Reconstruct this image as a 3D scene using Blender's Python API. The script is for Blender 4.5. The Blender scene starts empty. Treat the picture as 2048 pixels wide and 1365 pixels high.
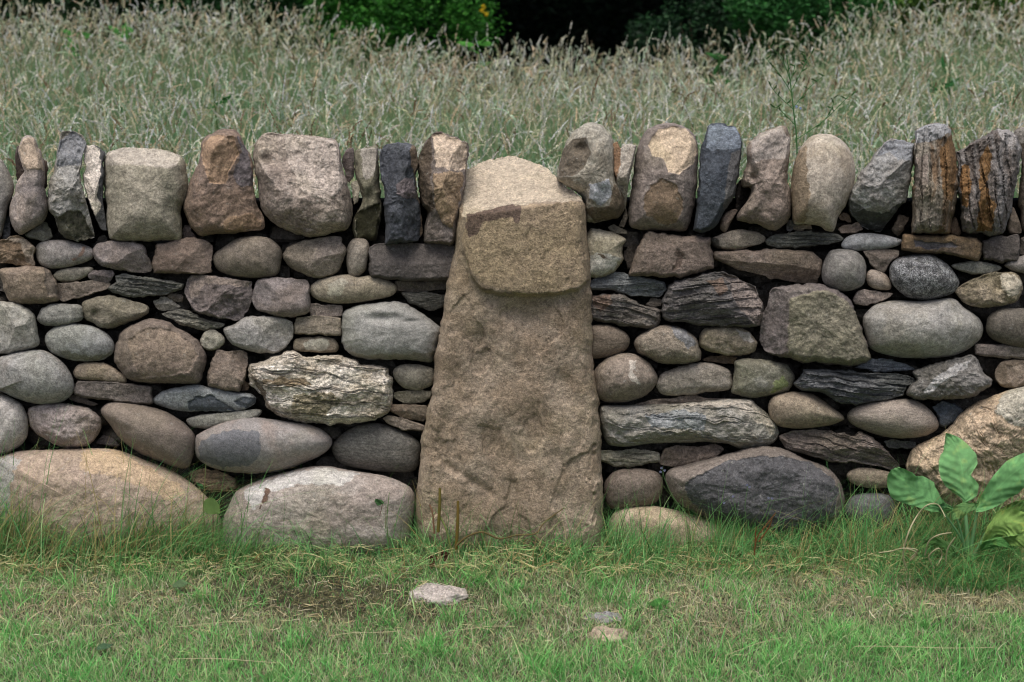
import bpy, math, random
import numpy as np
from mathutils import Vector
# ------------------------------------------------------------------ camera, world, sun, exposure
scene = bpy.context.scene
col = scene.collection
CAM = np.array([0.0, -4.2, 1.81]); PITCH = math.radians(15.0); FPX = 50.0/36.0*2048
cam_d = bpy.data.cameras.new("camera"); cam = bpy.data.objects.new("camera", cam_d); col.objects.link(cam)
cam.location = CAM; cam.rotation_euler = (math.radians(90)-PITCH, 0, 0)
cam_d.lens = 50; cam_d.sensor_width = 36; cam_d.clip_end = 500; cam_d.clip_start = 0.05
cam_d.dof.use_dof = True; cam_d.dof.focus_distance = 4.25; cam_d.dof.aperture_fstop = 4.5
scene.camera = cam
SUN_EL, SUN_AZ = math.radians(72), math.radians(200)      # soft overcast light from above, a little behind the camera
w = bpy.data.worlds.new("World"); scene.world = w; w.use_nodes = True
nt = w.node_tree; bgn = nt.nodes["Background"]; sky = nt.nodes.new("ShaderNodeTexSky")
sky.sky_type = 'NISHITA'; sky.sun_disc = False; sky.sun_elevation = SUN_EL; sky.sun_rotation = SUN_AZ
sky.air_density = 1.0; sky.dust_density = 6.0; sky.ozone_density = 0.6
nt.links.new(sky.outputs[0], bgn.inputs[0]); bgn.inputs[1].default_value = 0.10
sd = bpy.data.lights.new("sun", 'SUN'); sun = bpy.data.objects.new("sun", sd); col.objects.link(sun)
sd.energy = 1.5; sd.angle = math.radians(40); sd.color = (1.0, 0.985, 0.955)
sdir = Vector((math.sin(SUN_AZ)*math.cos(SUN_EL), math.cos(SUN_AZ)*math.cos(SUN_EL), math.sin(SUN_EL)))
sun.rotation_euler = sdir.to_track_quat('Z', 'Y').to_euler()
scene.view_settings.view_transform = 'Standard'; scene.view_settings.look = 'None'
scene.view_settings.exposure = 0.45; scene.view_settings.gamma = 1.0
scene.render.engine = 'CYCLES'
scene.cycles.filter_width = 1.15; scene.cycles.max_bounces = 6; scene.cycles.diffuse_bounces = 3; scene.cycles.transmission_bounces = 3
rng = np.random.default_rng(7); random.seed(7)

# ------------------------------------------------------------------ geometry helpers
cp, sp_ = math.cos(PITCH), math.sin(PITCH)
def rays(px, py):
    """direction of the sight line through a photo pixel, scaled so that its Y part is 1"""
    a = (np.asarray(px, float)-1024)/FPX; b = -(np.asarray(py, float)-682.5)/FPX
    dx, dy, dz = a, cp + b*sp_, -sp_ + b*cp
    return dx/dy, dz/dy
def at(px, py, Y):
    rx, rz = rays(px, py); t = np.asarray(Y, float)-CAM[1]
    return np.stack([CAM[0]+rx*t, np.broadcast_to(np.asarray(Y, float), np.shape(rx*t)), CAM[2]+rz*t], -1)
def pt(px, py, Y): return Vector([float(v) for v in at(px, py, Y)])
def to_px(x, y, z):
    dx, dy, dz = x-CAM[0], y-CAM[1], z-CAM[2]
    f = dy*cp - dz*sp_; u = dy*sp_ + dz*cp
    return 1024+dx/f*FPX, 682.5-u/f*FPX
_perm = np.random.default_rng(3).permutation(256); _perm = np.concatenate([_perm, _perm, _perm])
_g = np.random.default_rng(4).normal(size=(256, 3)); _g /= np.linalg.norm(_g, axis=1)[:, None]
def perlin(P):
    i = np.floor(P).astype(int); f = P-i; i &= 255; u = f*f*f*(f*(f*6-15)+10); out = 0
    for dx in (0, 1):
        for dy in (0, 1):
            for dz in (0, 1):
                h = _perm[_perm[_perm[i[:, 0]+dx]+i[:, 1]+dy]+i[:, 2]+dz]
                d = ((f-np.array([dx, dy, dz]))*_g[h]).sum(1)
                wt = (u[:, 0] if dx else 1-u[:, 0])*(u[:, 1] if dy else 1-u[:, 1])*(u[:, 2] if dz else 1-u[:, 2])
                out = out+d*wt
    return out*1.6
def fbm(P, o=4, gain=.5):
    s, a = 0, 1
    for k in range(o): s = s+a*perlin(P*(2.03**k)+17.3*k); a *= gain
    return s
def ss(a, b, x): t = np.clip((x-a)/(b-a), 0, 1); return t*t*(3-2*t)
def mesh_np(name, V, F, mat, parent=None, smooth=True, loc=None, attrs=None, cols=None, mats=None, midx=None):
    V = np.asarray(V, np.float32); F = np.asarray(F, np.int32); k = F.shape[1]
    me = bpy.data.meshes.new(name); me.vertices.add(len(V)); me.vertices.foreach_set('co', V.ravel())
    me.loops.add(F.size); me.loops.foreach_set('vertex_index', F.ravel())
    me.polygons.add(len(F)); me.polygons.foreach_set('loop_start', np.arange(len(F), dtype=np.int32)*k)
    me.polygons.foreach_set('use_smooth', np.full(len(F), smooth))
    me.update(calc_edges=True); me.validate()
    for n, a in (attrs or {}).items():
        at_ = me.attributes.new(n, 'FLOAT', 'POINT'); at_.data.foreach_set('value', np.asarray(a, np.float32))
    if cols is not None:
        ca = me.color_attributes.new('col', 'FLOAT_COLOR', 'POINT')
        ca.data.foreach_set('color', np.concatenate([cols, np.ones((len(cols), 1))], 1).astype(np.float32).ravel())
    o = bpy.data.objects.new(name, me); col.objects.link(o); me.materials.append(mat)
    if loc is not None: o.location = loc
    if parent is not None: o.parent = parent
    return o
def tag(o, label=None, cat=None, group=None, kind=None):
    for k, v in (('label', label), ('category', cat), ('group', group), ('kind', kind)):
        if v: o[k] = v
    return o
def empty(name, loc, label, cat, group=None):
    o = bpy.data.objects.new(name, None); col.objects.link(o); o.location = loc; o.empty_display_size = .05
    return tag(o, label, cat, group)
def lin(h):
    c = np.array([int(h[i:i+2], 16)/255 for i in (0, 2, 4)]); return np.where(c < .04045, c/12.92, ((c+.055)/1.055)**2.4)

# ------------------------------------------------------------------ materials
STONE_GAIN = 1.38; SAT = .70
def new_group():
    g = bpy.data.node_groups.new("weathered_stone", 'ShaderNodeTree'); N, L = g.nodes, g.links
    def inp(n, t, d=None):
        s = g.interface.new_socket(n, in_out='INPUT', socket_type=t)
        if d is not None: s.default_value = d
    for n in ('A', 'B', 'C1', 'C2', 'C3'): inp(n, 'NodeSocketColor')
    inp('Offset', 'NodeSocketVector'); inp('Rot', 'NodeSocketVector'); inp('Scale', 'NodeSocketVector')
    for n, d in (('Grain', .3), ('Mottle', .5), ('Bump', .5), ('Crack', 0.), ('Rough', .8), ('Blotch', 1.), ('Lichen', .3), ('Jag', 5.)): inp(n, 'NodeSocketFloat', d)
    g.interface.new_socket('BSDF', in_out='OUTPUT', socket_type='NodeSocketShader')
    gi = N.new('NodeGroupInput'); go = N.new('NodeGroupOutput')
    def lk(a, b): L.new(a, b)
    def math_(op, a, b=None, c=None, clamp=False):
        m = N.new('ShaderNodeMath'); m.operation = op; m.use_clamp = clamp
        for i, v in enumerate((a, b, c)):
            if v is None: continue
            if isinstance(v, (int, float)): m.inputs[i].default_value = v
            else: lk(v, m.inputs[i])
        return m.outputs[0]
    def mix(f, a, b, bt='MIX'):
        m = N.new('ShaderNodeMix'); m.data_type = 'RGBA'; m.blend_type = bt
        for s, v in ((m.inputs[0], f), (m.inputs[6], a), (m.inputs[7], b)):
            if isinstance(v, (int, float)): s.default_value = v
            elif isinstance(v, tuple): s.default_value = v
            else: lk(v, s)
        return m.outputs[2]
    def rmp(v, a, b, c=0., d=1.):
        m = N.new('ShaderNodeMapRange'); lk(v, m.inputs[0]); m.interpolation_type = 'SMOOTHSTEP'
        for i, x in enumerate((a, b, c, d)): m.inputs[i+1].default_value = x
        return m.outputs[0]
    def noise(vec, sc, det, ro=.55, dist=0.):
        n = N.new('ShaderNodeTexNoise'); lk(vec, n.inputs['Vector']); n.inputs['Scale'].default_value = sc
        n.inputs['Detail'].default_value = det; n.inputs['Roughness'].default_value = ro; n.inputs['Distortion'].default_value = dist
        return n
    tc = N.new('ShaderNodeTexCoord'); mp = N.new('ShaderNodeMapping'); lk(tc.outputs['Object'], mp.inputs[0])
    lk(gi.outputs['Offset'], mp.inputs[1]); lk(gi.outputs['Rot'], mp.inputs[2]); lk(gi.outputs['Scale'], mp.inputs[3]); v = mp.outputs[0]
    mp2 = N.new('ShaderNodeMapping'); lk(tc.outputs['Object'], mp2.inputs[0]); lk(gi.outputs['Offset'], mp2.inputs[1]); v2 = mp2.outputs[0]
    n1 = noise(v, 7, 5, .6, .4).outputs[0]; n2 = noise(v, 52, 8, .68, .2).outputs[0]; n3 = noise(v2, 330, 3, .7).outputs[0]
    n4 = noise(v2, 3.2, 4, .6).outputs[0]; n5 = noise(v2, 140, 4, .7).outputs[0]
    c = mix(math_('MULTIPLY', rmp(n1, .40, .60), gi.outputs['Blotch'], clamp=True), gi.outputs['A'], gi.outputs['B'])
    jag = math_('MULTIPLY', math_('SUBTRACT', noise(v2, 45, 5, .6).outputs[0], .5), gi.outputs['Jag'])
    for i in (1, 2, 3):
        a = N.new('ShaderNodeAttribute'); a.attribute_name = 'patch%d' % i
        c = mix(rmp(math_('ADD', a.outputs['Fac'], jag), -1.2, 1.2), c, gi.outputs['C%d' % i])
    # mottling, grain, faint algae tint, pale lichen flecks, dark pits
    def mul(c, n, lo, hi, amt):
        f = math_('ADD', 1.0, math_('MULTIPLY', rmp(n, lo, hi, -1., 1.), amt)); m = N.new('ShaderNodeVectorMath'); m.operation = 'SCALE'
        lk(c, m.inputs[0]); lk(f, m.inputs['Scale']); return m.outputs[0]
    c = mul(c, n2, .30, .70, gi.outputs['Mottle']); c = mul(c, n5, .30, .70, math_('MULTIPLY', gi.outputs['Mottle'], .8)); c = mul(c, n3, .28, .72, gi.outputs['Grain'])
    c = mix(math_('MULTIPLY', rmp(n4, .48, .66), .28), c, mix(1., c, (.92, .96, .70, 1), 'MULTIPLY'))
    c = mix(math_('MULTIPLY', rmp(noise(v2, 60, 5, .75).outputs[0], .60, .68), gi.outputs['Lichen']), c, (.42, .42, .38, 1))
    pit = rmp(noise(v2, 120, 2, .5).outputs[0], .24, .33, 1., 0.)
    c = mix(math_('MULTIPLY', pit, .55), c, (.04, .035, .03, 1))
    vo = N.new('ShaderNodeTexVoronoi'); vo.feature = 'DISTANCE_TO_EDGE'; vo.inputs['Scale'].default_value = 13
    wob = N.new('ShaderNodeVectorMath'); wob.operation = 'MULTIPLY_ADD'; lk(noise(v, 22, 5, .7).outputs[1], wob.inputs[0]); wob.inputs[1].default_value = (.09, .09, .09); lk(v, wob.inputs[2])
    lk(wob.outputs[0], vo.inputs['Vector'])
    brk = rmp(noise(v2, 5, 2).outputs[0], .45, .6)
    cr = math_('MULTIPLY', math_('MULTIPLY', rmp(vo.outputs[0], 0., .022, 1., 0.), gi.outputs['Crack']), brk)
    c = mix(math_('MULTIPLY', cr, .75), c, (.03, .026, .022, 1))
    h = math_('ADD', math_('MULTIPLY', n2, 1.0), math_('MULTIPLY', n5, .45)); h = math_('ADD', h, math_('MULTIPLY', n3, .13))
    h = math_('SUBTRACT', h, math_('MULTIPLY', pit, .2)); h = math_('SUBTRACT', h, math_('MULTIPLY', cr, .5))
    bu = N.new('ShaderNodeBump'); bu.inputs['Distance'].default_value = .012; lk(gi.outputs['Bump'], bu.inputs['Strength']); lk(h, bu.inputs['Height'])
    b = N.new('ShaderNodeBsdfPrincipled'); lk(c, b.inputs['Base Color']); lk(gi.outputs['Rough'], b.inputs['Roughness']); lk(bu.outputs[0], b.inputs['Normal'])
    b.inputs['Specular IOR Level'].default_value = .3; lk(b.outputs[0], go.inputs[0])
    return g
STONE_GROUP = new_group()
def stone_mat(name, A, B, patches=(), stretch=(1, 1, 1), rot=0., grain=.32, mottle=.30, bump=.5, crack=0., rough=.82, blotch=.8, lichen=.3, jag=6., gain=None):
    m = bpy.data.materials.new(name); m.use_nodes = True; N = m.node_tree.nodes; N.remove(N['Principled BSDF'])
    g = N.new('ShaderNodeGroup'); g.node_tree = STONE_GROUP; m.node_tree.links.new(g.outputs[0], N['Material Output'].inputs[0])
    k = gain or STONE_GAIN
    def c(h):
        v = lin(h); v[1] += .5*max(0, (v[0]+v[2])/2-v[1]); g_ = v.mean(); return tuple(np.minimum((g_+(v-g_)*SAT)*k, .85))+(1,)
    I = g.inputs; I['A'].default_value = c(A); I['B'].default_value = c(B)
    for i in range(3): I['C%d' % (i+1)].default_value = c(patches[i] if i < len(patches) else A)
    I['Offset'].default_value = (random.uniform(-9, 9), random.uniform(-9, 9), random.uniform(-9, 9)); I['Rot'].default_value = (0, rot, 0); I['Scale'].default_value = stretch
    for n, v in (('Grain', grain), ('Mottle', mottle), ('Bump', bump), ('Crack', crack), ('Rough', rough), ('Blotch', blotch), ('Lichen', lichen), ('Jag', jag)): I[n].default_value = v
    return m
def leaf_mat(name, trans=.3, rough=.6, bump=0.):
    m = bpy.data.materials.new(name); m.use_nodes = True; N, L = m.node_tree.nodes, m.node_tree.links
    b = N['Principled BSDF']; a = N.new('ShaderNodeAttribute'); a.attribute_name = 'col'; L.new(a.outputs['Color'], b.inputs['Base Color'])
    b.inputs['Roughness'].default_value = rough; b.inputs['Specular IOR Level'].default_value = .25
    t = N.new('ShaderNodeBsdfTranslucent'); L.new(a.outputs['Color'], t.inputs[0]); x = N.new('ShaderNodeMixShader'); x.inputs[0].default_value = trans
    L.new(b.outputs[0], x.inputs[1]); L.new(t.outputs[0], x.inputs[2]); L.new(x.outputs[0], N['Material Output'].inputs[0])
    if bump:
        n = N.new('ShaderNodeTexVoronoi'); n.inputs['Scale'].default_value = 140; u = N.new('ShaderNodeBump'); u.inputs['Strength'].default_value = bump
        u.inputs['Distance'].default_value = .002; L.new(n.outputs[0], u.inputs['Height']); L.new(u.outputs[0], b.inputs['Normal'])
    return m
GRASS = leaf_mat('grass_blade', .35); HEADS = leaf_mat('seed_head', .4, .8); LEAF = leaf_mat('broad_leaf', .25, .5, 1.); WOODLEAF = leaf_mat('foliage', .25); STEM = leaf_mat('stem', .1)

# ------------------------------------------------------------------ one stone = one closed, displaced solid
REG = dict(A=(0, 230, 3.412), B=(450, 230, 3.412), C=(0, 580, 3.412), D=(400, 580, 3.412), E=(1100, 230, 3.412), F=(1536, 230, 3.412), G=(1150, 580, 3.412),
           H=(1536, 580, 3.412), S=(800, 280, 3.249), I=(0, 900, 2.926), J=(650, 900, 2.926), K=(1348, 850, 2.65), O=(0, 0, 1))
def pts(reg, s):
    ox, oy, k = REG[reg]; P = np.array([[float(v) for v in q.split(',')] for q in s.split()]); return P/k+np.array([ox, oy])
def spline(P, q):
    """closed outline through P: q=1 smooth (Catmull-Rom), q=0 straight edges"""
    n = len(P); out = []; t = np.linspace(0, 1, 12, endpoint=False)[:, None]
    for i in range(n):
        a, b, c, d = P[i-1], P[i], P[(i+1) % n], P[(i+2) % n]
        cr = .5*((2*b)+(-a+c)*t+(2*a-5*b+4*c-d)*t*t+(-a+3*b-3*c+d)*t**3)
        out.append(cr*q+(b+(c-b)*t)*(1-q))
    return np.concatenate(out)
def resample(P, n):
    Q = np.concatenate([P, P[:1]]); d = np.r_[0, np.cumsum(np.linalg.norm(np.diff(Q, axis=0), axis=1))]; s = np.linspace(0, d[-1], n, endpoint=False)
    return np.stack([np.interp(s, d, Q[:, 0]), np.interp(s, d, Q[:, 1])], 1)
def seg_dist(X, Y, P):
    Q = np.roll(P, -1, 0); D = np.full(X.shape, 1e9); ins = np.zeros(X.shape, bool)
    for (ax, ay), (bx, by) in zip(P, Q):
        ex, ey = bx-ax, by-ay; t = np.clip(((X-ax)*ex+(Y-ay)*ey)/(ex*ex+ey*ey+1e-9), 0, 1)
        D = np.minimum(D, np.hypot(X-ax-t*ex, Y-ay-t*ey))
        ins ^= ((ay > Y) != (by > Y)) & (X < (bx-ax)*(Y-ay)/(by-ay+1e-12)+ax)
    return D, ins
KINDS = dict(P=dict(q=1., dome=1., bev=.5, T=.44, fac=0, amp=.0016, bump=.36, mottle=.30, jit=.4),
             R=dict(q=.9, dome=.62, bev=.42, T=.42, fac=3, amp=.0028, bump=.42, mottle=.32, jit=1.0),
             A=dict(q=.2, dome=.16, bev=.20, T=.36, fac=4, amp=.0028, bump=.6, mottle=.36, jit=1.6),
             S=dict(q=.3, dome=.35, bev=.30, T=.36, fac=2, amp=.004, bump=.75, mottle=.36, jit=2.0))
BATTER = .08; YF = .065
count = [0]
def stone(name, label, cat, kind, A, B, reg, outline, patch=(), cut=(), relief=(), strata=None, dents=(), push=0., back=None, group=None, T=None, amp=None, yeq=None, base=None, res=1., fac=None, dome=None, bev=None, hook=None, jitter=None, **mk):
    K = dict(KINDS[kind]); count[0] += 1; r_ = np.random.default_rng(count[0]*13+5)
    if fac is not None: K['fac'] = fac
    if dome is not None: K['dome'] = dome
    if jitter is not None: K['jit'] = jitter
    P0 = pts(reg, outline); O = spline(P0, K['q']); per = np.linalg.norm(np.roll(O, -1, 0)-O, axis=1).sum()
    nt_ = int(np.clip(per/1.9*res, 90, 1100)); O = resample(O, nt_)
    lo, hi = O.min(0), O.max(0); C = .5*(O.mean(0)+.5*(lo+hi)); md = (hi-lo).min()
    # ragged outline
    dirs = (O-C)/np.linalg.norm(O-C, axis=1)[:, None]
    S3 = np.c_[O*.045, np.full(nt_, count[0]*3.7)]
    O = O+dirs*(1.3*(name == 'wall_stone')+fbm(S3, 4, .6)*K['jit']*2.2)[:, None]
    nr = int(np.clip(max(md/2/1.5, (hi-lo).max()/2/(1.7 if kind == 'S' or strata else 2.4))*res, 16, 240)); r = np.sin(np.linspace(0, 1, nr+1)[1:]*math.pi/2)
    X = C[0]+r[:, None]*(O[:, 0]-C[0]); Y = C[1]+r[:, None]*(O[:, 1]-C[1]); R = np.repeat(r[:, None], nt_, 1)
    X = np.r_[C[0], X.ravel()]; Y = np.r_[C[1], Y.ravel()]; R = np.r_[0, R.ravel()]
    D, _ = seg_dist(X, Y, resample(O, min(nt_, 160))); D[-nt_:] = 0
    px2m = .00151; Tm = T*1.12 if T is not None else K['T']*md*px2m*1.15
    Tm = max(Tm, .012); bw = min(bev if bev is not None else K['bev']*md*.5, .42*md)
    dm = np.maximum(1-R**2.2, 0)**(1/2.2); e = np.sqrt(np.maximum(1-(1-np.clip(D/bw, 0, 1))**2, 0))
    W = Tm*(K['dome']*dm+(1-K['dome'])*e)
    u, v = (X-C[0])/((hi-lo)[0]/2), -(Y-C[1])/((hi-lo)[1]/2)
    for k in range(K['fac']):
        an = r_.uniform(0, 2*math.pi) if k else r_.uniform(.6, 2.5); tl = r_.uniform(.25, .9)
        W = np.minimum(W, Tm*(r_.uniform(.88, 1.15)-tl*(u*math.cos(an)+v*math.sin(an))))
    W = np.maximum(W, -.25*Tm) if K['fac'] else W
    for (x0, y0, x1, y1, sl) in cut:
        (x0, y0), (x1, y1) = pts(reg, '%g,%g' % (x0, y0))[0], pts(reg, '%g,%g' % (x1, y1))[0]
        ds = -((x1-x0)*(Y-y0)-(y1-y0)*(X-x0))/math.hypot(x1-x0, y1-y0)
        wob = fbm(np.c_[X*.03, Y*.03, np.full(len(X), 5.+count[0])], 3)*3
        W = np.minimum(W, Tm-sl*(ds+wob)*px2m)
    for (dx, dy, rx, ry, dep) in dents:
        (cx, cy) = pts(reg, '%g,%g' % (dx, dy))[0]; k_ = REG[reg][2]
        q = ((X-cx)/(rx/k_))**2+((Y-cy)/(ry/k_))**2; W = W-dep*np.exp(-q*1.4)
    attrs = {}
    for i in range(3):
        if i < len(patch):
            PP = pts(reg, patch[i][1]); d, ins = seg_dist(X, Y, PP); sdf = np.where(ins, d, -d); rel = patch[i][2] if len(patch[i]) > 2 else 0.
            jit = fbm(np.c_[X*.06, Y*.06, np.full(len(X), 9.+i)], 4, .6)*3
            if rel: W = W+rel*ss(-1.5, 3., sdf+jit)
            attrs['patch%d' % (i+1)] = sdf+jit
        else: attrs['patch%d' % (i+1)] = np.full(len(X), -50.)
    if hook: W = hook(X, Y, W)
    # equator surface
    rx, rz = rays(X, Y)
    y0 = (YF+BATTER*(CAM[2]-CAM[1]*0+rz*(-CAM[1])))/(1-BATTER*rz) if yeq is None else np.full(len(X), yeq)
    y0 = y0+push+(r_.uniform(-.008, .008) if not hook else 0)
    # displacement
    P3 = np.c_[X*px2m, W, -Y*px2m]; am = K['amp'] if amp is None else amp; f = ss(0, 6, D)*.8+.2
    nz = fbm(P3*24+count[0]*5.1, 5, .5)*am*1.1+fbm(P3*7+count[0]*2.3, 2)*am*2.2
    if kind in 'AS': nz = nz-np.abs(fbm(P3*38+count[0], 3))*am*.9
    if kind in 'S' or strata:
        ang, fr, sa = strata or (r_.uniform(-.12, .12), 60, .006)
        c_, s_ = math.cos(ang), math.sin(ang); a = (P3[:, 0]*c_-P3[:, 2]*s_); b = (P3[:, 0]*s_+P3[:, 2]*c_)
        q = b*fr+fbm(np.c_[a*9, P3[:, 1]*9, b*9]+count[0], 3)*.42; st = np.floor(q)+ss(.6, 1., q-np.floor(q))
        h = perlin(np.c_[st*7.31, a*12, np.full(len(X), 1.5+count[0])])
        nz = nz+h*sa*1.0
    nz = nz-.35*np.abs(fbm(P3*55+count[0]*3.1, 2))*am*(kind != 'P'); W = W+nz*f*(np.clip(W/Tm, .15, 1) if kind == 'P' else 1)
    yf = y0-W
    V = at(X, Y, yf)
    # back half
    bd = back if back is not None else max(.09, md*px2m*.6); yr = yf[-nt_:]; xr, yr_ = X[-nt_:], Y[-nt_:]
    nb = 9; rb = np.sin(np.linspace(1, 0, nb+1)[1:-1]*math.pi/2); Vb = []
    yend = max(float(y0.mean()+bd), float(yr.max())+.03)
    for q in rb:
        pr = (1-q**5)**(1/5) if name == 'cope_stone' else (1-q**3)**(1/3)
        Vb.append(at(C[0]+q*(xr-C[0]), C[1]+q*(yr_-C[1])+(1-q)*0, yr+(yend-yr)*pr))
    V = np.concatenate([V]+Vb+[at(np.array([C[0]]), np.array([C[1]]), np.array([yend]))])
    # faces
    idx = np.arange(nt_); nx = (idx+1) % nt_; F = []
    F.append(np.stack([np.zeros(nt_, int), 1+idx, 1+nx, 1+nx], 1)[:, [0, 1, 2, 3]])
    tot = nr+len(rb); rings = 1+np.arange(tot)[:, None]*nt_
    a = rings[:-1]+idx; b = rings[1:]+idx; c = rings[1:]+nx; d = rings[:-1]+nx
    Q = np.stack([a, b, c, d], -1).reshape(-1, 4)
    last = len(V)-1; Lr = 1+(tot-1)*nt_
    n_extra = len(V)-len(X)
    attrs = {k: np.r_[v_, np.resize(v_[-nt_:], n_extra)] for k, v_ in attrs.items()}
    ctr = V[last]*.4+V[0]*.6; ctr = Vector([float(x) for x in ctr])
    me = bpy.data.meshes.new(name); Vl = (V-np.array(ctr)).astype(np.float32)
    tris = np.concatenate([np.stack([np.zeros(nt_, int), 1+idx, 1+nx], 1), np.stack([np.full(nt_, last), Lr+nx, Lr+idx], 1)])
    loops = np.concatenate([Q.ravel(), tris.ravel()]).astype(np.int32); ls = np.concatenate([np.arange(len(Q))*4, len(Q)*4+np.arange(len(tris))*3]).astype(np.int32)
    me.vertices.add(len(Vl)); me.vertices.foreach_set('co', Vl.ravel()); me.loops.add(len(loops)); me.loops.foreach_set('vertex_index', loops)
    me.polygons.add(len(ls)); me.polygons.foreach_set('loop_start', ls); me.polygons.foreach_set('use_smooth', np.ones(len(ls), bool)); me.update(calc_edges=True); me.validate()
    for k, a_ in attrs.items():
        at_ = me.attributes.new(k, 'FLOAT', 'POINT'); at_.data.foreach_set('value', a_.astype(np.float32))
    mk.setdefault('bump', K['bump']); mk.setdefault('mottle', K['mottle'])
    if kind == 'S': mk.setdefault('stretch', (1, 1, 3.5))
    me.materials.append(stone_mat(name, A, B, [p[0] for p in patch], **mk))
    o = bpy.data.objects.new(name, me); o.location = ctr; col.objects.link(o)
    return tag(o, label, cat, group)
# ------------------------------------------------------------------ the dry stone wall, stone by stone
GC, GW, GP, GB = 'upright cope stones along the top of the wall', 'stones laid in the face of the dry stone wall', 'small wedging stones in the wall', 'big boulders at the foot of the wall'
def cope(label, kind, A, B, reg, o, **k): k.setdefault('back', .30); return stone('cope_stone', label, 'cope stone', kind, A, B, reg, o, group=GC, **k)
def ws(label, kind, A, B, reg, o, **k): return stone('wall_stone', label, 'wall stone', kind, A, B, reg, o, group=GW, **k)
def pin(label, kind, A, B, reg, o, **k): k.setdefault('push', .012); return stone('wedge_stone', label, 'wedge stone', kind, A, B, reg, o, group=GP, **k)
def boulder(label, kind, A, B, reg, o, **k): return stone('boulder', label, 'boulder', kind, A, B, reg, o, group=GB, **k)

# --- standing slab in the middle
def slab_hook(X, Y, W):
    # upper head stands proud and ends in an undercut ledge; its top is a sloping weathered plane
    line = 432-(X-932)*(432-400)/233.0+2.5*fbm(np.c_[X*.05, X*0, X*0+3], 3)
    ds = line-Y; top = np.where(ds > 0, .06+.004-ds*.00151*1.75, 9)
    led = 577+14*np.sin((X-935)/240*math.pi)-30*ss(975, 930, X)-18*ss(1150, 1185, X)-40*ss(945, 925, X)+4*fbm(np.c_[X*.04, X*0, X*0+7], 3)
    head = ss(5, -4, Y-led)*ss(918, 948, X)*ss(1184, 1172, X)
    W = W+.036*head
    P = np.c_[X*.012, Y*.009, X*0+2.2]
    body = ss(-5, 40, Y-led)
    W = W+body*(.016*fbm(P*.8, 2)+.003*fbm(P*3.3, 2))
    W = W-.020*body*np.exp(-((X-965)/26)**2-((Y-715)/60)**2)-.012*body*np.exp(-((X-1060)/50)**2-((Y-640)/22)**2)
    W = W-.016*ss(-30, 30, (Y-led))*ss(90, 10, Y-led)*ss(1150, 1080, X)*.7
    W = W+.016*ss(930, 1060, Y+ (X-1000)*.35)*ss(950, 1100, X)
    W = W-.01*np.exp(-((Y-935-(X-900)*.62)/9)**2)*ss(880, 900, X)*ss(1010, 960, X)
    # pits, chips and shallow flaking scars over the lower body
    fl = fbm(np.c_[X*.010+3, Y*.007, X*0+31], 5, .42); W = W-.007*body*ss(.16, .27, fl)-.004*body*ss(-.25, -.40, fl)+.004*body*fbm(np.c_[X*.03, Y*.012, X*0+51], 3, .5)
    W = W-.010*ss(.30, .62, fbm(np.c_[X*.04, Y*.03, X*0+77], 2))*ss(1150, 1190, X)
    W = W-.003*head*ss(.25, .60, fbm(np.c_[X*.035, Y*.02, X*0+13], 3))
    return np.minimum(W, top)
stone('standing_slab', 'tall tapering brown stone slab standing upright in the wall, with a proud tan head', 'stone slab', 'A', '8f7d66', '7c684e', 'O',
  '932,341 958,328 985,317 1018,313 1043,316 1071,326 1095,341 1132,371 1163,397 1171,410 1174,465 1180,530 1183,600 1185,700 1190,760 1198,810 1201,850 1205,950 1208,1080 1204,1125 1000,1135 842,1120 831,1040 833,985 838,930 845,870 862,790 870,720 885,640 895,560 908,500 915,440 922,390 928,356',
  hook=slab_hook, T=.085, dome=.12, bev=26, fac=0, amp=.0014, cut=[(858, 930, 930, 400, 1.5)], blotch=.7, crack=.35, jitter=1.9, push=-.035, back=.30, res=1.15, grain=.40, mottle=.28, bump=.8, lichen=.12, rough=.88, jag=8,
  patch=[
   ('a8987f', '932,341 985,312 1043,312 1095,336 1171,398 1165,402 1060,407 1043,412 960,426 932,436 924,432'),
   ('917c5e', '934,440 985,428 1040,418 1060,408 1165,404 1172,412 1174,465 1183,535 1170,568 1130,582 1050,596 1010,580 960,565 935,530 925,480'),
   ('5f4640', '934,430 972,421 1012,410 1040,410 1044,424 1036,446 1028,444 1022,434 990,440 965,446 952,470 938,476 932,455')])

# --- copes, left of the slab
cope('grey cope stone cut by the left edge of the view', 'P', '6f6a66', '5c5856', 'A', '-60,350 -20,310 10,305 40,350 85,440 95,520 60,620 40,700 20,790 0,840 -60,835 -90,600')
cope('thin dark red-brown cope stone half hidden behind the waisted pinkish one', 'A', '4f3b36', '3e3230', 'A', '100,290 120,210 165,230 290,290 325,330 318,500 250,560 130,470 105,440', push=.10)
cope('waisted pinkish grey cope stone, second from the left, with a narrow bent top', 'R', '8d7c72', '6d6264', 'A', '150,165 195,143 235,165 265,230 295,300 310,400 300,480 320,560 330,640 300,720 250,760 190,800 140,815 95,780 65,700 68,610 100,540 110,480 135,420 165,380 140,310 125,250',
     patch=[('a08a72', '150,165 195,143 235,165 260,230 290,310 300,380 240,370 180,380 140,310 125,250', .006)], crack=.3, lichen=.6, T=.07)
cope('tall rough grey cope stone with a darker mossy foot, left of the white flake', 'A', '84827c', '77705f', 'A', '420,125 500,108 560,140 595,190 570,260 560,330 545,400 580,560 620,700 645,830 560,860 450,850 400,790 370,690 330,640 322,560 340,450 365,370 385,270 405,180',
     patch=[('4a4838', '370,690 400,700 460,660 560,660 640,830 560,860 450,850 400,790', -.012), ('6f7074', '405,180 500,108 595,190 560,340 440,350 380,350')], cut=[(365, 345, 560, 330, .6)], amp=.007, T=.07, lichen=.5, crack=.3)
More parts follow.
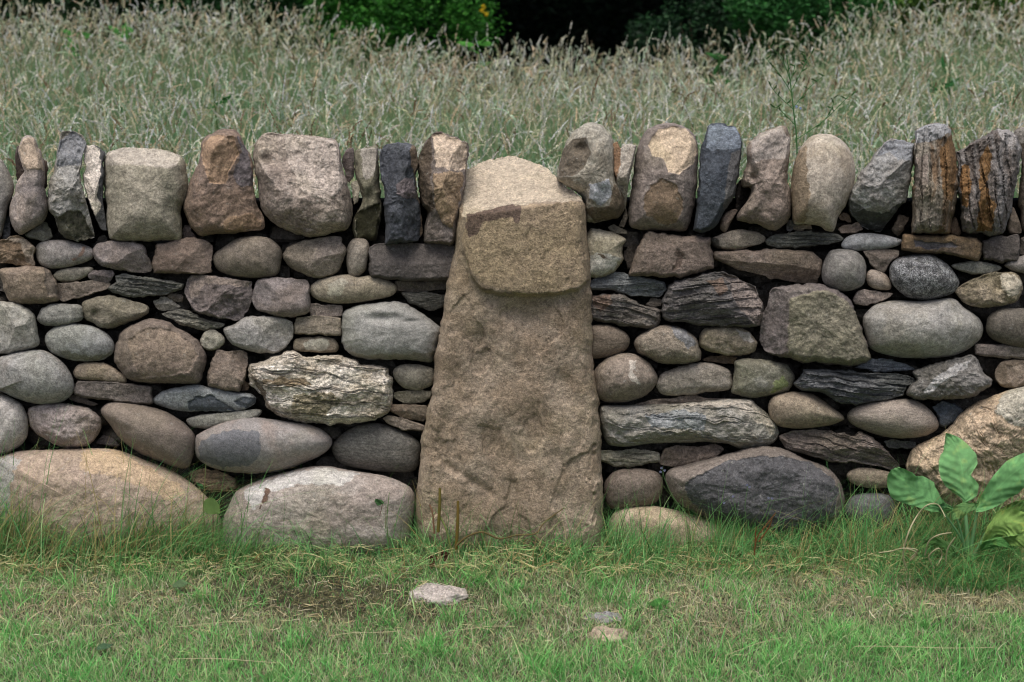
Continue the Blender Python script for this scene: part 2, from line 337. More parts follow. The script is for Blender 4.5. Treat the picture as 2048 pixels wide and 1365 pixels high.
cope('thin white flake of cope stone with a dark grey right side', 'A', '4b4a4c', '3c3c40', 'A', '575,205 640,215 690,230 720,270 700,330 715,400 700,560 720,700 730,800 690,790 640,690 600,580 570,480 570,420 590,360 575,320',
     patch=[('c4b7a9', '570,200 640,210 685,232 682,330 690,400 672,470 668,560 690,640 650,690 600,580 560,480 560,420 585,360 565,320')], cut=[(690, 200, 690, 800, 1.6)], T=.05, jag=3)
cope('smooth greenish grey barrel shaped cope stone with a flat top', 'R', '8a826f', '77725d', 'A', '712,300 735,255 800,235 920,225 1060,230 1180,255 1240,290 1265,340 1282,450 1275,560 1240,650 1238,850 1180,862 1000,865 760,855 735,780 725,640 710,500 706,380',
     T=.085, dome=.35, bev=60, fac=0, amp=.003, cut=[(700, 345, 1190, 380, 1.6), (1215, 300, 1240, 800, 1.5)], patch=[('958b7b', '720,350 700,260 900,200 1250,270 1180,370 950,340')], lichen=.3, bump=.35)  # paler patch: sky light on the flat top, put into the colour
cope('rust brown cope stone with a peaked top and broken orange faces', 'R', '7a5f50', '655049', 'A', '1370,260 1375,200 1400,150 1480,110 1540,98 1626,120 1696,260 1726,330 1731,480 1751,600 1801,700 1795,780 1680,800 1536,815 1420,825 1350,820 1290,740 1250,640 1265,560 1300,450 1345,340',
     T=.095, fac=0, amp=.005, patch=[('8f6d52', '1385,200 1480,130 1590,150 1640,260 1590,340 1540,470 1430,470 1400,380 1370,270', -.006), ('7d5f48', '1500,760 1560,700 1700,670 1790,720 1780,770 1650,790 1540,800', .004), ('5d4f56', '1600,120 1700,260 1735,480 1640,500 1590,400 1650,250')],
     cut=[(1400, 0, 1330, 900, .5), (1700, 300, 1740, 700, .8)], crack=.35)
cope('large squarish mottled cope stone, broadest of the cope left of the slab', 'R', '8a7a6f', '6f5e55', 'B', '205,210 235,150 290,125 400,130 560,140 700,155 760,180 785,250 795,340 820,420 850,520 870,610 865,720 840,780 760,800 620,835 530,830 420,790 330,740 260,660 230,570 225,460 200,370 195,280',
     T=.11, fac=0, dome=.55, bev=50, amp=.0065, dents=[(290, 310, 70, 50, .018), (480, 560, 90, 60, .006)], cut=[(210, 520, 880, 640, .55)], patch=[('98897d', '400,150 600,150 740,180 780,330 820,480 700,600 520,520 430,330', .004)], crack=.6, mottle=.4, lichen=.5)
cope('slim purplish brown cope stone squeezed beside the large squarish one', 'A', '5f4d4e', '544644', 'B', '815,250 850,215 880,230 885,300 880,420 850,470 830,450 800,330', push=.03)
cope('narrow dark green-stained cope stone with a hollow left edge', 'R', '6c6752', '45432e', 'B', '885,260 915,230 1030,215 1048,260 1050,350 1060,500 1070,650 1050,760 1030,860 960,850 900,860 870,780 880,700 930,610 920,500 890,420 885,330',
     push=.03, patch=[('857d70', '930,230 1040,220 1045,320 1010,420 960,440 930,380'), ('38361f', '880,680 1060,600 1050,760 1030,860 900,860', -.01)], dents=[(985, 560, 30, 60, .014), (900, 380, 15, 90, .015)], T=.06)
pin('tiny cream stone wedged between the slim purple and narrow green copes', 'A', '9a917c', '807a66', 'B', '860,470 910,445 920,520 905,600 880,620 870,550')
cope('blue-black slab of cope stone with a brown right rim', 'A', '41434d', '35363f', 'B', '1060,250 1110,195 1180,185 1280,200 1300,215 1310,270 1325,330 1300,420 1320,560 1340,680 1350,800 1320,865 1200,880 1095,885 1095,760 1085,620 1085,530 1060,400 1055,310',
     patch=[('65523f', '1258,205 1310,210 1335,340 1300,400 1330,560 1360,800 1330,870 1335,650 1312,560 1290,420 1268,300'), ('62505a', '1160,480 1230,430 1290,440 1310,580 1240,570 1170,540', .002), ('4c4d58', '1060,240 1110,190 1280,195 1250,250 1100,260')], cut=[(1050, 250, 1300, 235, 1.2), (1290, 200, 1330, 800, 1.0)], dome=.1, bev=14, T=.085, amp=.006, lichen=.1, jag=3)  # last patch: top facet painted lighter, as lit from above
cope('tan cope stone against the slab with a cream chipped top', 'A', '6d5f5c', '5c5048', 'B', '1320,290 1360,200 1410,135 1480,120 1600,155 1660,195 1660,280 1640,380 1640,460 1610,640 1590,760 1570,885 1460,885 1355,870 1360,760 1380,680 1330,560 1320,420',
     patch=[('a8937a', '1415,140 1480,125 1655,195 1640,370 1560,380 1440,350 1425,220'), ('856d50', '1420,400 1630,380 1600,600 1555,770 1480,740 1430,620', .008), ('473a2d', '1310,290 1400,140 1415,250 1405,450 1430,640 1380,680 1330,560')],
     cut=[(1400, 370, 1650, 370, .9), (1420, 900, 1410, 130, 1.4)], T=.10, dome=.15, bev=18, amp=.006)
# wedging stones under the left copes
pin('dark slate sliver standing under the first grey cope at the left edge', 'S', '3a3a40', '2e2f35', 'A', '10,850 40,690 68,700 68,850')
pin('greenish grey triangular stone under the waisted pinkish cope', 'A', '66645a', '565648', 'A', '178,815 230,760 270,730 320,740 360,830 300,862 200,850')
pin('small near-black stone left below the barrel shaped cope', 'A', '3a3835', '2c2b2a', 'A', '635,885 700,815 735,830 728,875 640,910', push=.02)
pin('black angular shard under the right foot of the barrel shaped cope', 'A', '1f2023', '18181b', 'A', '1000,862 1040,795 1078,785 1110,830 1170,840 1192,864 1100,880')
pin('small purplish stone between the barrel cope and the rust brown cope', 'A', '5a4a4a', '4c4040', 'A', '1250,840 1258,760 1300,765 1340,835')

# --- copes, right of the slab
cope('mottled grey cope stone right of the slab with a brown hollow near its top', 'R', '8a8474', '6a5e48', 'E', '45,430 60,330 90,230 130,150 190,90 270,50 330,60 390,100 430,170 450,300 460,420 500,520 515,620 480,690 420,715 300,735 240,720 235,600 200,540 120,490',
     patch=[('5a5040', '60,330 90,230 150,170 250,150 275,260 240,350 160,420 60,420', -.004), ('8e9094', '270,480 400,440 430,540 350,630 270,570', .002), ('5d4f3a', '240,640 400,620 440,480 510,540 500,700 300,735')], dents=[(215, 230, 55, 70, .028), (130, 360, 30, 40, .012)], T=.10, fac=0, amp=.006, blotch=.6, lichen=.6)
cope('thin pale flake with an orange edge leaning on the mottled grey cope', 'A', 'a39a8c', '857a6a', 'E', '432,200 460,180 480,230 505,200 595,198 580,260 550,400 530,520 515,640 495,600 470,520 440,420 430,300',
     patch=[('7a5138', '430,200 465,180 485,240 475,350 450,450 435,400')], T=.085, jag=3, push=.0)
pin('slim brown stone standing between the mottled grey and tan-scarred copes', 'A', '6e6353', '5a5044', 'E', '465,765 500,680 520,630 528,700 505,768')
pin('small flat tan stone just right of the slab below the cope', 'A', '6f6757', '5b5546', 'E', '390,765 440,748 520,788 525,815 420,812')
cope('tall purplish cope stone with two tan scars, the upper one cream', 'R', '776862', '685b54', 'E', '575,330 600,220 640,130 690,85 760,60 850,60 930,90 985,140 1010,230 1010,340 1005,480 990,600 960,720 930,790 850,795 700,785 560,770 535,700 540,620 556,480',
     patch=[('aa9476', '690,170 740,100 850,80 940,110 1000,180 1005,260 975,340 920,370 880,405 800,395 790,320 760,295 700,280 670,210', -.004), ('765f47', '640,570 690,480 770,440 850,470 900,560 910,640 860,740 790,755 740,740 700,700 650,690 640,640', -.004)], T=.10, fac=0, dome=.4, bev=60, amp=.003, cut=[(560, 430, 1010, 400, .5)], lichen=.5, jag=3)
cope('blue-black wedge shaped cope stone with a sharp front edge', 'A', '3c424d', '2f343e', 'E', '1085,65 1180,65 1260,80 1300,130 1310,220 1300,300 1280,460 1250,580 1200,650 1150,740 1090,795 1010,805 975,795 990,690 1000,580 1010,470 1015,330 1030,220 1060,140',
     patch=[('5b6472', '1085,62 1260,78 1305,140 1300,225 1220,235 1100,240 1065,225'), ('4d4b4c', '1230,260 1305,240 1285,460 1250,590 1180,670 1190,560 1215,400')], cut=[(1050, 235, 1300, 225, 1.3), (1225, 200, 1190, 700, 1.3), (1000, 800, 1075, 200, 1.6)], T=.09, dome=.08, bev=14, amp=.003, lichen=.0, grain=.35, jag=2)  # first patch: lighter top, light from above painted into the colour
pin('small upright tan-pink stone between the blue-black wedge and the notched cope', 'R', '7d675a', '6a574c', 'E', '1160,750 1180,690 1240,645 1280,655 1240,720 1200,800 1170,790')
cope('notched tan-pink cope stone with a broken left side', 'R', '7e6c62', '6d5c52', 'E', '1340,250 1370,180 1430,130 1500,95 1580,75 1620,95 1640,180 1635,300 1620,420 1645,520 1650,620 1640,700 1590,760 1540,790 1480,780 1420,750 1350,735 1275,715 1290,660 1350,580 1370,500 1310,490 1320,400 1345,330',
     T=.085, dents=[(1390, 430, 40, 50, .025), (1330, 470, 40, 30, .02)], amp=.007, crack=.7, fac=1, patch=[('8d8078', '1370,180 1430,130 1580,75 1640,180 1630,300 1500,300 1380,330')])
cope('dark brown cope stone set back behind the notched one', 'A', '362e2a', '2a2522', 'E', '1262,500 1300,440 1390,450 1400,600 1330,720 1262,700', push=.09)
cope('smooth cream egg shaped cope stone', 'P', '9d9180', '8c7d66', 'F', '170,370 200,270 240,200 300,145 380,130 460,145 530,200 580,290 595,400 580,500 530,620 480,700 450,790 400,795 350,760 250,745 180,740 160,650 155,500',
     patch=[('7e6c52', '150,380 200,260 260,200 270,400 290,560 250,745 160,720')], T=.11, dome=.9, amp=.0015, lichen=.3, jag=14, crack=.2, dents=[(330, 800, 60, 40, .02)])
pin('purple-grey slate chip left of the egg shaped cope', 'A', '5b565a', '4e4a4e', 'F', '130,795 133,720 180,708 182,770 150,800')
pin('flat tan stone under the egg shaped cope', 'A', '7a6c5a', '6a5e50', 'F', '172,750 290,742 302,782 180,788')
pin('small reddish brown stone at the right foot of the egg shaped cope', 'A', '6b5249', '5c463e', 'F', '482,685 520,660 565,690 572,738 490,712')
pin('small pinkish brown stone on the grey pebble, right of the egg shaped cope', 'A', '7b675c', '6c594f', 'F', '473,782 510,750 620,735 648,782 600,812 500,812')
cope('grey angular cope stone leaning left with a dark broken underside', 'A', '80807e', '75706a', 'F', '545,560 600,450 650,370 720,280 790,195 840,160 900,165 1000,195 1000,290 980,400 960,540 930,600 860,680 790,770 750,800 640,760 560,680 545,620',
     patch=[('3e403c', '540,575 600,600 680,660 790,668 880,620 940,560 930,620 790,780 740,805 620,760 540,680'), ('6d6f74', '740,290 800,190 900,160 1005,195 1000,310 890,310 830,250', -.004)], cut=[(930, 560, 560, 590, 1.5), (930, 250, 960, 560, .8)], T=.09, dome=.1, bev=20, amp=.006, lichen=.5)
pin('dark brown stone below the leaning grey cope', 'A', '453a30', '383028', 'F', '838,792 890,680 962,700 932,790 880,838')
cope('tall grey cope stone streaked with rust, right of the leaning grey one', 'S', '807768', '6b5138', 'F', '1005,110 1060,70 1150,48 1210,60 1250,110 1265,180 1290,300 1300,450 1285,600 1260,720 1240,815 1100,815 980,815 985,700 980,560 1000,400 985,250 1000,180',
     patch=[('8a8a8c', '1000,110 1060,65 1210,55 1255,110 1190,160 1110,180 1010,190'), ('6e4a22', '1170,240 1260,130 1285,300 1290,420 1250,600 1200,560 1180,400'), ('77685f', '1000,300 1090,260 1090,480 1050,560 1000,560')], cut=[(1000, 185, 1250, 150, 1.3)], strata=(1.57, 42, .012), stretch=(4, 1, .8), T=.10, dome=.2, bev=26, amp=.006, crack=.2, blotch=1., jag=12)  # first patch: the lit look of the top is painted in
pin('small brown stone at the foot between the two rusty copes', 'R', '6a5244', '5a463a', 'F', '1250,800 1257,720 1285,703 1320,800 1290,826')
cope('broad grey cope stone with orange rust stains and a sloping top', 'S', '6f6a68', '5d5048', 'F', '1285,250 1350,215 1440,170 1490,135 1560,90 1640,90 1700,140 1725,220 1715,350 1690,500 1670,620 1640,720 1600,815 1480,820 1330,800 1310,650 1300,480 1290,350',
     patch=[('7c4f1d', '1320,350 1370,340 1385,480 1360,640 1320,620 1310,480'), ('704a1c', '1440,300 1500,200 1530,300 1490,480 1550,620 1530,800 1420,790 1450,560'), ('8e8885', '1560,90 1640,90 1700,140 1722,230 1670,240 1600,180')], cut=[(1290, 290, 1560, 140, 1.0)], strata=(1.45, 38, .014), stretch=(4, 1, .8), T=.10, dome=.2, bev=26, amp=.007, jag=12)
pin('brown wedge under the right side of the broad rusty cope', 'R', '6b5b4c', '5a4c40', 'F', '1638,790 1650,650 1680,638 1720,740 1727,800 1680,812')
cope('dark brown cope stone cut by the right edge of the view', 'R', '52443c', '41372f', 'F', '1700,200 1680,115 1747,85 1830,110 1850,500 1830,800 1735,790 1722,650 1705,600 1732,300', push=.02, patch=[('77706a', '1670,110 1747,80 1850,110 1850,190 1720,200')])  # pale patch: skylit top painted lighter than the brown body

# --- wall face, left of the slab
ws('crumbly ochre brown stone at the left edge below the cope', 'A', '7f6a50', '5c4730', 'A', '-60,860 0,850 50,850 70,830 150,840 210,865 240,920 225,1030 100,1020 0,1010 -60,1010', amp=.009, patch=[('8b7b66', '0,840 60,830 150,840 235,900 240,1030 180,1000 130,880')])
ws('pinkish grey oval pebble with a thin red vein, top course at far left', 'P', '8c8480', '7e7672', 'A', '245,930 270,880 350,858 450,860 550,880 620,910 640,945 620,985 550,1015 450,1040 340,1045 270,1010', patch=[('77564e', '570,890 585,900 560,960 500,1000 490,990 545,950')], jag=2)
ws('brown-grey stone with a cut right corner, directly under the barrel cope', 'R', '76696a', '6a5c54', 'A', '640,910 700,870 800,865 900,868 980,895 1000,950 1030,1010 1030,1070 930,1075 800,1055 700,1030 645,980')
ws('reddish brown block with square corners left under the rust brown cope', 'A', '796358', '6a5449', 'A', '1060,890 1150,875 1230,850 1330,840 1400,860 1455,890 1445,960 1435,1075 1330,1085 1200,1085 1050,1080 1045,1020', cut=[(1055, 905, 1450, 890, 1.0)], mottle=.2)
ws('rounded greenish brown pebble below the large squarish cope', 'P', '706558', '645a4a', 'B', '-80,980 -60,940 0,900 80,850 180,830 280,840 350,880 385,930 380,1000 350,1090 250,1110 100,1105 0,1080 -60,1040')
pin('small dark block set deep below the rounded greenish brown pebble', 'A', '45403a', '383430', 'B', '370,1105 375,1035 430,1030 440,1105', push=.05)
ws('grainy brown stone with a ragged right end, left of the upright pebble', 'R', '7c6e63', '6c6054', 'B', '400,960 440,900 530,865 650,840 780,835 800,880 825,930 800,1000 770,1070 680,1105 600,1110 520,1080 430,1020', crack=.6)
ws('small egg shaped pebble standing upright under the narrow green cope', 'P', '857b6c', '766a5a', 'B', '840,900 870,855 920,845 965,860 985,910 970,1000 955,1060 900,1100 850,1090 832,1020 832,950')
ws('long dark brown block under the blue-black cope, touching the slab', 'A', '524a47', '46403d', 'B', '990,920 1010,885 1090,875 1200,885 1400,880 1520,890 1570,895 1560,980 1540,1120 1400,1130 1200,1125 1000,1110 985,1020', fac=1, dome=.1, mottle=.25)
ws('long pale tan stone with a seam, beside the slab in the second course', 'P', '8b8069', '7d7160', 'B', '580,1190 620,1140 720,1105 830,1093 900,1110 1000,1100 1100,1125 1160,1165 1165,1205 1120,1240 1000,1265 850,1285 700,1280 610,1245', crack=.4, dents=[(890, 1150, 12, 50, .006)], patch=[('97907c', '700,1160 800,1110 840,1140 790,1230 700,1230')])
ws('thin flat brown stone beside the slab under the long dark block', 'A', '5d5245', '4a4338', 'B', '1165,1135 1300,1130 1540,1130 1520,1190 1400,1200 1300,1210 1170,1195')
ws('dark slaty wedge beside the slab, above the big dented grey stone', 'S', '55534a', '42423a', 'B', '1205,1215 1350,1212 1510,1230 1505,1290 1430,1335 1340,1325 1260,1275')
ws('brown stone with a net of fine cracks near the left edge', 'R', '7d6a5b', '705e50', 'A', '0,1060 60,1045 180,1035 310,1045 360,1100 390,1160 405,1240 380,1275 200,1290 80,1280 40,1210 10,1120', crack=1., fac=0, dome=.4, patch=[('62544c', '310,1045 360,1100 410,1240 330,1230 300,1120', -.006)])
ws('small flat oval pebble below the red-veined pebble', 'P', '7d7769', '706a5c', 'A', '370,1090 410,1060 500,1045 610,1040 632,1062 590,1100 520,1130 420,1135 380,1115')
ws('small purple-grey block between the oval pebble and the slate', 'A', '67595a', '5a4e4e', 'A', '600,1090 640,1065 760,1065 775,1090 740,1140 640,1130 600,1115')
ws('flat brown wedge tapering right, under the small oval pebble', 'A', '6c5f52', '5f5246', 'A', '395,1155 500,1145 640,1135 745,1150 730,1190 600,1230 440,1275 410,1250')
ws('dark layered slate with ragged edges, third course on the left', 'S', '66665e', '504f48', 'A', '730,1180 790,1140 790,1100 850,1085 1000,1110 1150,1130 1255,1155 1240,1190 1130,1225 1020,1245 880,1245 780,1215', strata=(.12, 75, .011), amp=.006)
pin('tiny brown stone under the right tip of the ragged slate', 'A', '5e5248', '50463d', 'A', '1140,1240 1170,1210 1240,1225 1252,1270 1200,1282')
pin('little pale grey flat stone above the slaty wedge on the left', 'A', '827c72', '6f6a60', 'A', '1045,1270 1100,1240 1160,1260 1242,1310 1210,1330 1090,1335 1055,1300')
ws('big purplish brown block with a broken lower corner, third course', 'A', '67595a', '5a4c49', 'A', '1270,1140 1310,1100 1400,1095 1500,1110 1715,1140 1720,1220 1700,1310 1650,1385 1600,1402 1500,1385 1350,1350 1300,1290 1265,1220', patch=[('79695f', '1290,1120 1400,1095 1710,1140 1700,1180 1500,1160 1400,1150 1350,1240 1300,1260')], amp=.007, cut=[(1290, 1150, 1720, 1170, .9)])
ws('rounded mauve-brown block right of the big purplish one', 'R', '77696a', '6c5d55', 'B', '190,1230 205,1160 240,1125 360,1115 500,1120 570,1140 575,1240 570,1344 470,1374 360,1374 260,1344 205,1314 185,1254', dents=[(420, 1240, 50, 30, .008)], crack=.4)
ws('small neat brick shaped pinkish stone under the long pale tan stone', 'A', '776960', '6a5c54', 'D', '750,95 970,105 970,180 750,180', fac=0, dome=.05)
ws('tan rectangular stone lying under the small pinkish brick', 'A', '776c5a', '6a604e', 'D', '655,190 880,183 960,195 965,310 850,310 650,300', fac=1, dome=.08)
ws('small rounded stone with a pale oval face, above the white rough rock', 'R', '746856', '685c4b', 'D', '640,370 665,335 780,325 900,330 940,380 920,425 780,425 655,410', patch=[('8a8676', '700,370 760,335 860,335 890,370 850,415 730,415')], fac=0)
ws('light grey egg shaped stone in the middle of the left part, fourth course', 'R', '85827d', '767266', 'D', '170,265 240,235 320,190 420,185 560,195 625,230 635,300 600,370 520,430 350,415 240,380 190,330', lichen=.6)
ws('big smooth blue-grey stone with a dent in its top, touching the slab', 'R', '83827c', '7b7a74', 'D', '970,210 985,150 1060,110 1200,90 1360,85 1450,120 1550,190 1640,260 1640,330 1600,440 1570,490 1400,475 1200,475 1080,460 1000,410 970,340',
   fac=0, dome=.6, amp=.0025, dents=[(1250, 195, 150, 40, .020), (1450, 215, 60, 20, .01)], patch=[('767264', '980,430 1100,440 1400,440 1600,420 1570,495 1080,470')], mottle=.2, bump=.35)
ws('pale grey blocky stone at the left edge, fourth course', 'R', '8d8a82', '807c70', 'C', '-60,80 0,80 100,90 180,120 235,180 250,270 270,350 240,390 120,425 0,435 -60,430', crack=.5)
ws('small grey pebble with a flat right end, left of the cracked tan one', 'R', '77766e', '6a6a5e', 'C', '255,190 290,130 370,100 480,98 560,115 560,200 470,235 330,245 270,225', fac=0)
ws('olive-tan stone with a split left end, above the big brown boulder', 'R', '736b59', '655e4b', 'C', '565,90 640,55 750,45 880,70 1000,110 1010,160 940,200 800,250 700,255 620,220 575,180', crack=.9, dents=[(650, 170, 30, 40, .014)])
ws('thin slaty wedge tilted down right, above the big brown boulder', 'S', '7f7a6a', '4b4a42', 'C', '1110,165 1240,130 1320,160 1420,205 1530,230 1500,260 1380,265 1280,250 1180,210', strata=(.25, 80, .008))
ws('smooth blue-grey oval pebble left of the big brown boulder', 'P', '85868a', '74746f', 'C', '310,320 350,270 430,240 530,235 640,255 730,300 775,370 765,430 700,475 600,485 480,475 360,430 320,380', patch=[('6a6a5e', '320,390 480,430 640,460 770,420 700,480 480,480')], jag=16)
ws('big brown rounded stone with a flat broken face, left part of the wall', 'R', '6c5b52', '66564f', 'C', '800,370 830,290 900,240 1020,200 1120,215 1250,280 1340,340 1400,430 1400,520 1360,620 1280,640 1100,630 950,630 860,590 800,520 775,450',
   fac=0, T=.085, dome=.7, patch=[('7c675a', '870,340 1000,260 1150,260 1300,350 1350,450 1290,560 1150,590 960,600 900,500', -.006)], cut=[(960, 640, 880, 330, .9), (1350, 600, 900, 620, .7)], lichen=.4)
ws('small round cream stone right of the big brown boulder', 'R', '8f8a78', '7d7866', 'C', '1370,350 1390,295 1430,275 1480,285 1535,345 1500,390 1440,415 1385,390')
ws('upright brown block with a diagonal break, left of the white rough rock', 'A', '74625a', '66544a', 'C', '1480,415 1580,415 1690,430 1685,540 1660,640 1630,690 1500,680 1420,650 1410,590 1440,500', cut=[(1480, 480, 1600, 600, .6)], fac=1)
pin('tiny rusty stone beside the upright brown block', 'A', '6e5644', '5e4838', 'C', '1645,690 1665,630 1700,640 1690,692')
ws('large rough white and tan rock, brightest stone left of the slab', 'S', 'b3aa9f', '978a78', 'D', '325,550 350,510 470,470 580,425 640,420 720,455 850,455 900,445 1000,460 1110,510 1240,520 1290,545 1310,600 1310,780 1270,850 1180,890 1100,910 900,915 700,905 560,870 470,810 430,720 340,650',
   strata=(.08, 24, .012), amp=.007, T=.10, dome=.5, stretch=(1, 1, 2.6), blotch=1., lichen=.9, mottle=.5, crack=.35, patch=[('7d6a50', '420,610 700,600 760,650 620,660 430,640'), ('7b7058', '640,720 900,700 960,760 850,860 620,860'), ('6f5f4f', '340,570 430,650 470,810 560,870 440,760')], jag=22, gain=1.5)
ws('round tan pebble with a crack, next to the slab', 'P', '7d7767', '6c6656', 'D', '1320,560 1360,520 1450,510 1580,535 1605,590 1575,650 1500,680 1400,670 1340,620', crack=.9)
ws('small flat olive stone beside the slab, uppermost of three flat ones', 'A', '68624f', '5a5544', 'D', '1330,700 1500,685 1585,695 1562,740 1470,775 1390,770 1335,740')
ws('flat reddish brown stone beside the slab, middle of three flat ones', 'A', '6a5342', '5f5646', 'D', '1290,800 1330,785 1545,790 1555,860 1520,895 1420,880 1340,850 1300,830')
ws('thin pointed tan stone beside the slab, lowest of three flat ones', 'A', '77695a', '665a4c', 'D', '1245,875 1290,855 1400,880 1540,930 1530,965 1420,955 1290,920')
ws('large speckled grey boulder stone at the left edge, fifth course', 'P', '7d7c78', '72695f', 'C', '-60,470 0,460 100,430 240,412 330,430 420,490 480,570 505,650 480,720 400,770 250,775 120,740 0,690 -60,680', lichen=.7, mottle=.32, T=.09)
ws('small smooth tan stone under the blue-grey oval pebble', 'R', '80705f', '8d7a62', 'C', '505,560 540,510 620,500 720,505 800,550 855,595 850,635 780,635 650,620 530,610', fac=0)
ws('flat purplish brown bar under the small smooth tan stone', 'A', '5f5452', '554b46', 'C', '495,690 530,620 700,630 900,640 1035,660 1040,780 900,775 750,755 600,740 510,715', fac=1, dome=.1)
pin('thin brown sliver beneath the flat purplish bar', 'A', '5d4f48', '50443e', 'C', '470,715 560,730 670,780 620,795 540,775 475,750')
ws('bluish grey flat stone with dark broken slaty ends', 'R', '7b8080', '6c7070', 'C', '1050,740 1120,690 1230,665 1350,650 1480,670 1600,700 1720,710 1750,760 1700,800 1600,830 1400,825 1250,825 1100,795 1045,770', fac=0, patch=[('454b52', '1280,780 1330,725 1450,720 1550,780 1620,830 1400,825 1290,820', -.006), ('454b52', '1600,760 1650,730 1740,735 1750,765 1690,800 1630,800', -.005)], jag=4)
ws('thin grey flat stone tapering right, under the slaty-ended stone', 'R', '77756a', '6b6a60', 'C', '1280,880 1400,850 1560,835 1740,815 1785,830 1745,875 1600,910 1420,945 1330,940 1285,915', fac=1)
ws('smooth whitish stone at the left edge above the tan boulder', 'P', '98928b', '8b8580', 'C', '-60,720 0,710 60,730 140,780 180,850 190,950 170,1020 110,1080 40,1110 -60,1120', T=.08)
ws('pitted pink stone above the tan boulder', 'R', '8a7877', '75625f', 'C', '190,820 260,790 400,775 520,790 620,820 690,880 690,930 660,1000 600,1060 500,1080 380,1060 280,1000 210,930', amp=.008, lichen=.8, fac=0, dents=[(400, 880, 40, 60, .01)], crack=.5)
pin('small dark purple wedge between the pitted pink stone and the brown ellipse', 'A', '5a4f4e', '4c4342', 'C', '650,1050 690,1000 740,995 830,1060 800,1078', push=.03)
ws('big smooth brown ellipse tilted down to the right', 'P', '72625a', '695a51', 'C', '690,830 740,775 850,770 980,790 1120,830 1240,900 1310,970 1330,1040 1310,1150 1280,1210 1200,1210 1080,1165 950,1110 830,1020 760,930', T=.10, mottle=.18)
ws('long smooth oval stone, grey with a pink side, above the right of two boulders', 'P', '7c7573', '82706a', 'D', '-25,1010 0,980 120,920 250,885 390,875 550,895 750,925 850,970 895,1030 880,1080 800,1140 680,1190 540,1235 330,1250 130,1225 10,1170 -30,1100', T=.10, dome=.7, bev=60,
   patch=[('5b5a60', '-20,1060 60,1000 200,960 400,960 420,1100 350,1200 150,1210 0,1160')], cut=[(-20, 1010, 850, 950, .5)], jag=14, mottle=.2)
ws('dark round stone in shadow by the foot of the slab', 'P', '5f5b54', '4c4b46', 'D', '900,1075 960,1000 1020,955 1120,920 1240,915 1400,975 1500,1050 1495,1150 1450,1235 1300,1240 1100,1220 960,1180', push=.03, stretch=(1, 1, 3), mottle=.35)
ws('small tan split stone between the two big left boulders', 'S', '8a7050', '6f5a42', 'I', '1120,125 1200,115 1300,140 1370,165 1385,220 1340,240 1240,240 1120,180', push=.02)
boulder('broad tan and pink boulder at the left foot of the wall', 'P', '97806c', '8c7468', 'I', '-120,50 0,35 130,5 300,0 420,-8 550,-8 680,0 840,55 1020,130 1140,210 1230,300 1290,400 1295,500 1270,600 1200,680 800,720 0,720 -120,650',
   T=.13, push=-.01, amp=.004, patch=[('a58a68', '500,-10 700,10 900,120 1100,240 1000,300 800,200 600,140 460,120'), ('8f8b84', '-100,60 60,30 120,60 60,200 60,420 -100,420')], jag=30, lichen=.5, res=1., mottle=.25, back=.2)
boulder('pinkish grey smooth boulder left of the slab foot', 'P', '8c8078', '85756c', 'I', '1300,500 1310,400 1350,300 1400,230 1550,165 1750,110 1900,95 2082,125 2242,150 2352,190 2417,240 2427,330 2412,450 2400,560 2300,640 2080,700 1700,720 1400,690 1300,600',
   T=.13, push=-.015, amp=.004, dome=.65, bev=70, patch=[('a09c97', '1420,240 1700,130 1900,100 2100,140 2000,210 1750,200 1560,260 1480,350'), ('5a3a32', '1560,230 1590,240 1560,300 1510,360 1530,300')], jag=12, stretch=(1, 1, 1.6), lichen=.5, back=.2)

# --- wall face, right of the slab
ws('cream rounded stone with a short crack against the right edge of the slab', 'R', '9c937c', '8d8368', 'E', '225,880 260,800 310,780 440,810 515,850 495,900 495,990 440,1060 370,1100 290,1110 225,1090', patch=[('a8a496', '260,960 350,940 480,980 430,1060 350,1095 270,1090'), ('5a4a3a', '330,950 390,975 430,1000 380,990')], jag=4, T=.06, fac=0)
ws('reddish brown angular block with a chipped middle, right of the cream stone', 'A', '705d54', '66544b', 'E', '640,820 680,800 850,820 1085,840 1090,900 1110,960 1110,1050 1000,1080 870,1110 700,1100 545,1100 560,1020 600,900', cut=[(620, 850, 1090, 870, .8)], dents=[(870, 970, 40, 70, .008)], fac=1, dome=.1, patch=[('5a463e', '855,900 920,950 890,1040 830,1070 870,980', -.004)])
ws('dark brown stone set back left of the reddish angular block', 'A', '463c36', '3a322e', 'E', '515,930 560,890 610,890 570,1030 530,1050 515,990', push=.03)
ws('flat tan stone with a dark left end under the blue-black wedge cope', 'R', '7d7264', '6c6254', 'E', '1100,850 1170,815 1290,790 1400,800 1465,840 1430,880 1330,905 1220,915 1120,905', patch=[('3c3830', '1100,840 1150,850 1170,915 1110,905')])
ws('long flat pinkish brown stone, second course right of the slab', 'A', '7b675c', '6b5a4d', 'E', '1110,950 1140,930 1350,925 1600,920 1790,935 1840,990 1850,1050 1810,1140 1710,1145 1590,1130 1440,1090 1300,1060 1200,1020 1120,985', cut=[(1780, 1040, 1150, 985, 1.1)], fac=0, dome=.25)
ws('thin dark slaty stone under the notched and egg shaped copes', 'S', '63635a', '40423a', 'F', '-10,865 0,850 60,815 200,800 370,800 480,815 520,845 480,870 350,890 200,905 60,910 0,885', strata=(.05, 80, .008))
ws('smooth light blue-grey pebble under the leaning grey cope', 'P', '86888a', '7a7b7a', 'F', '505,880 550,830 650,810 780,820 870,840 915,860 890,890 820,910 700,920 600,925 520,910')
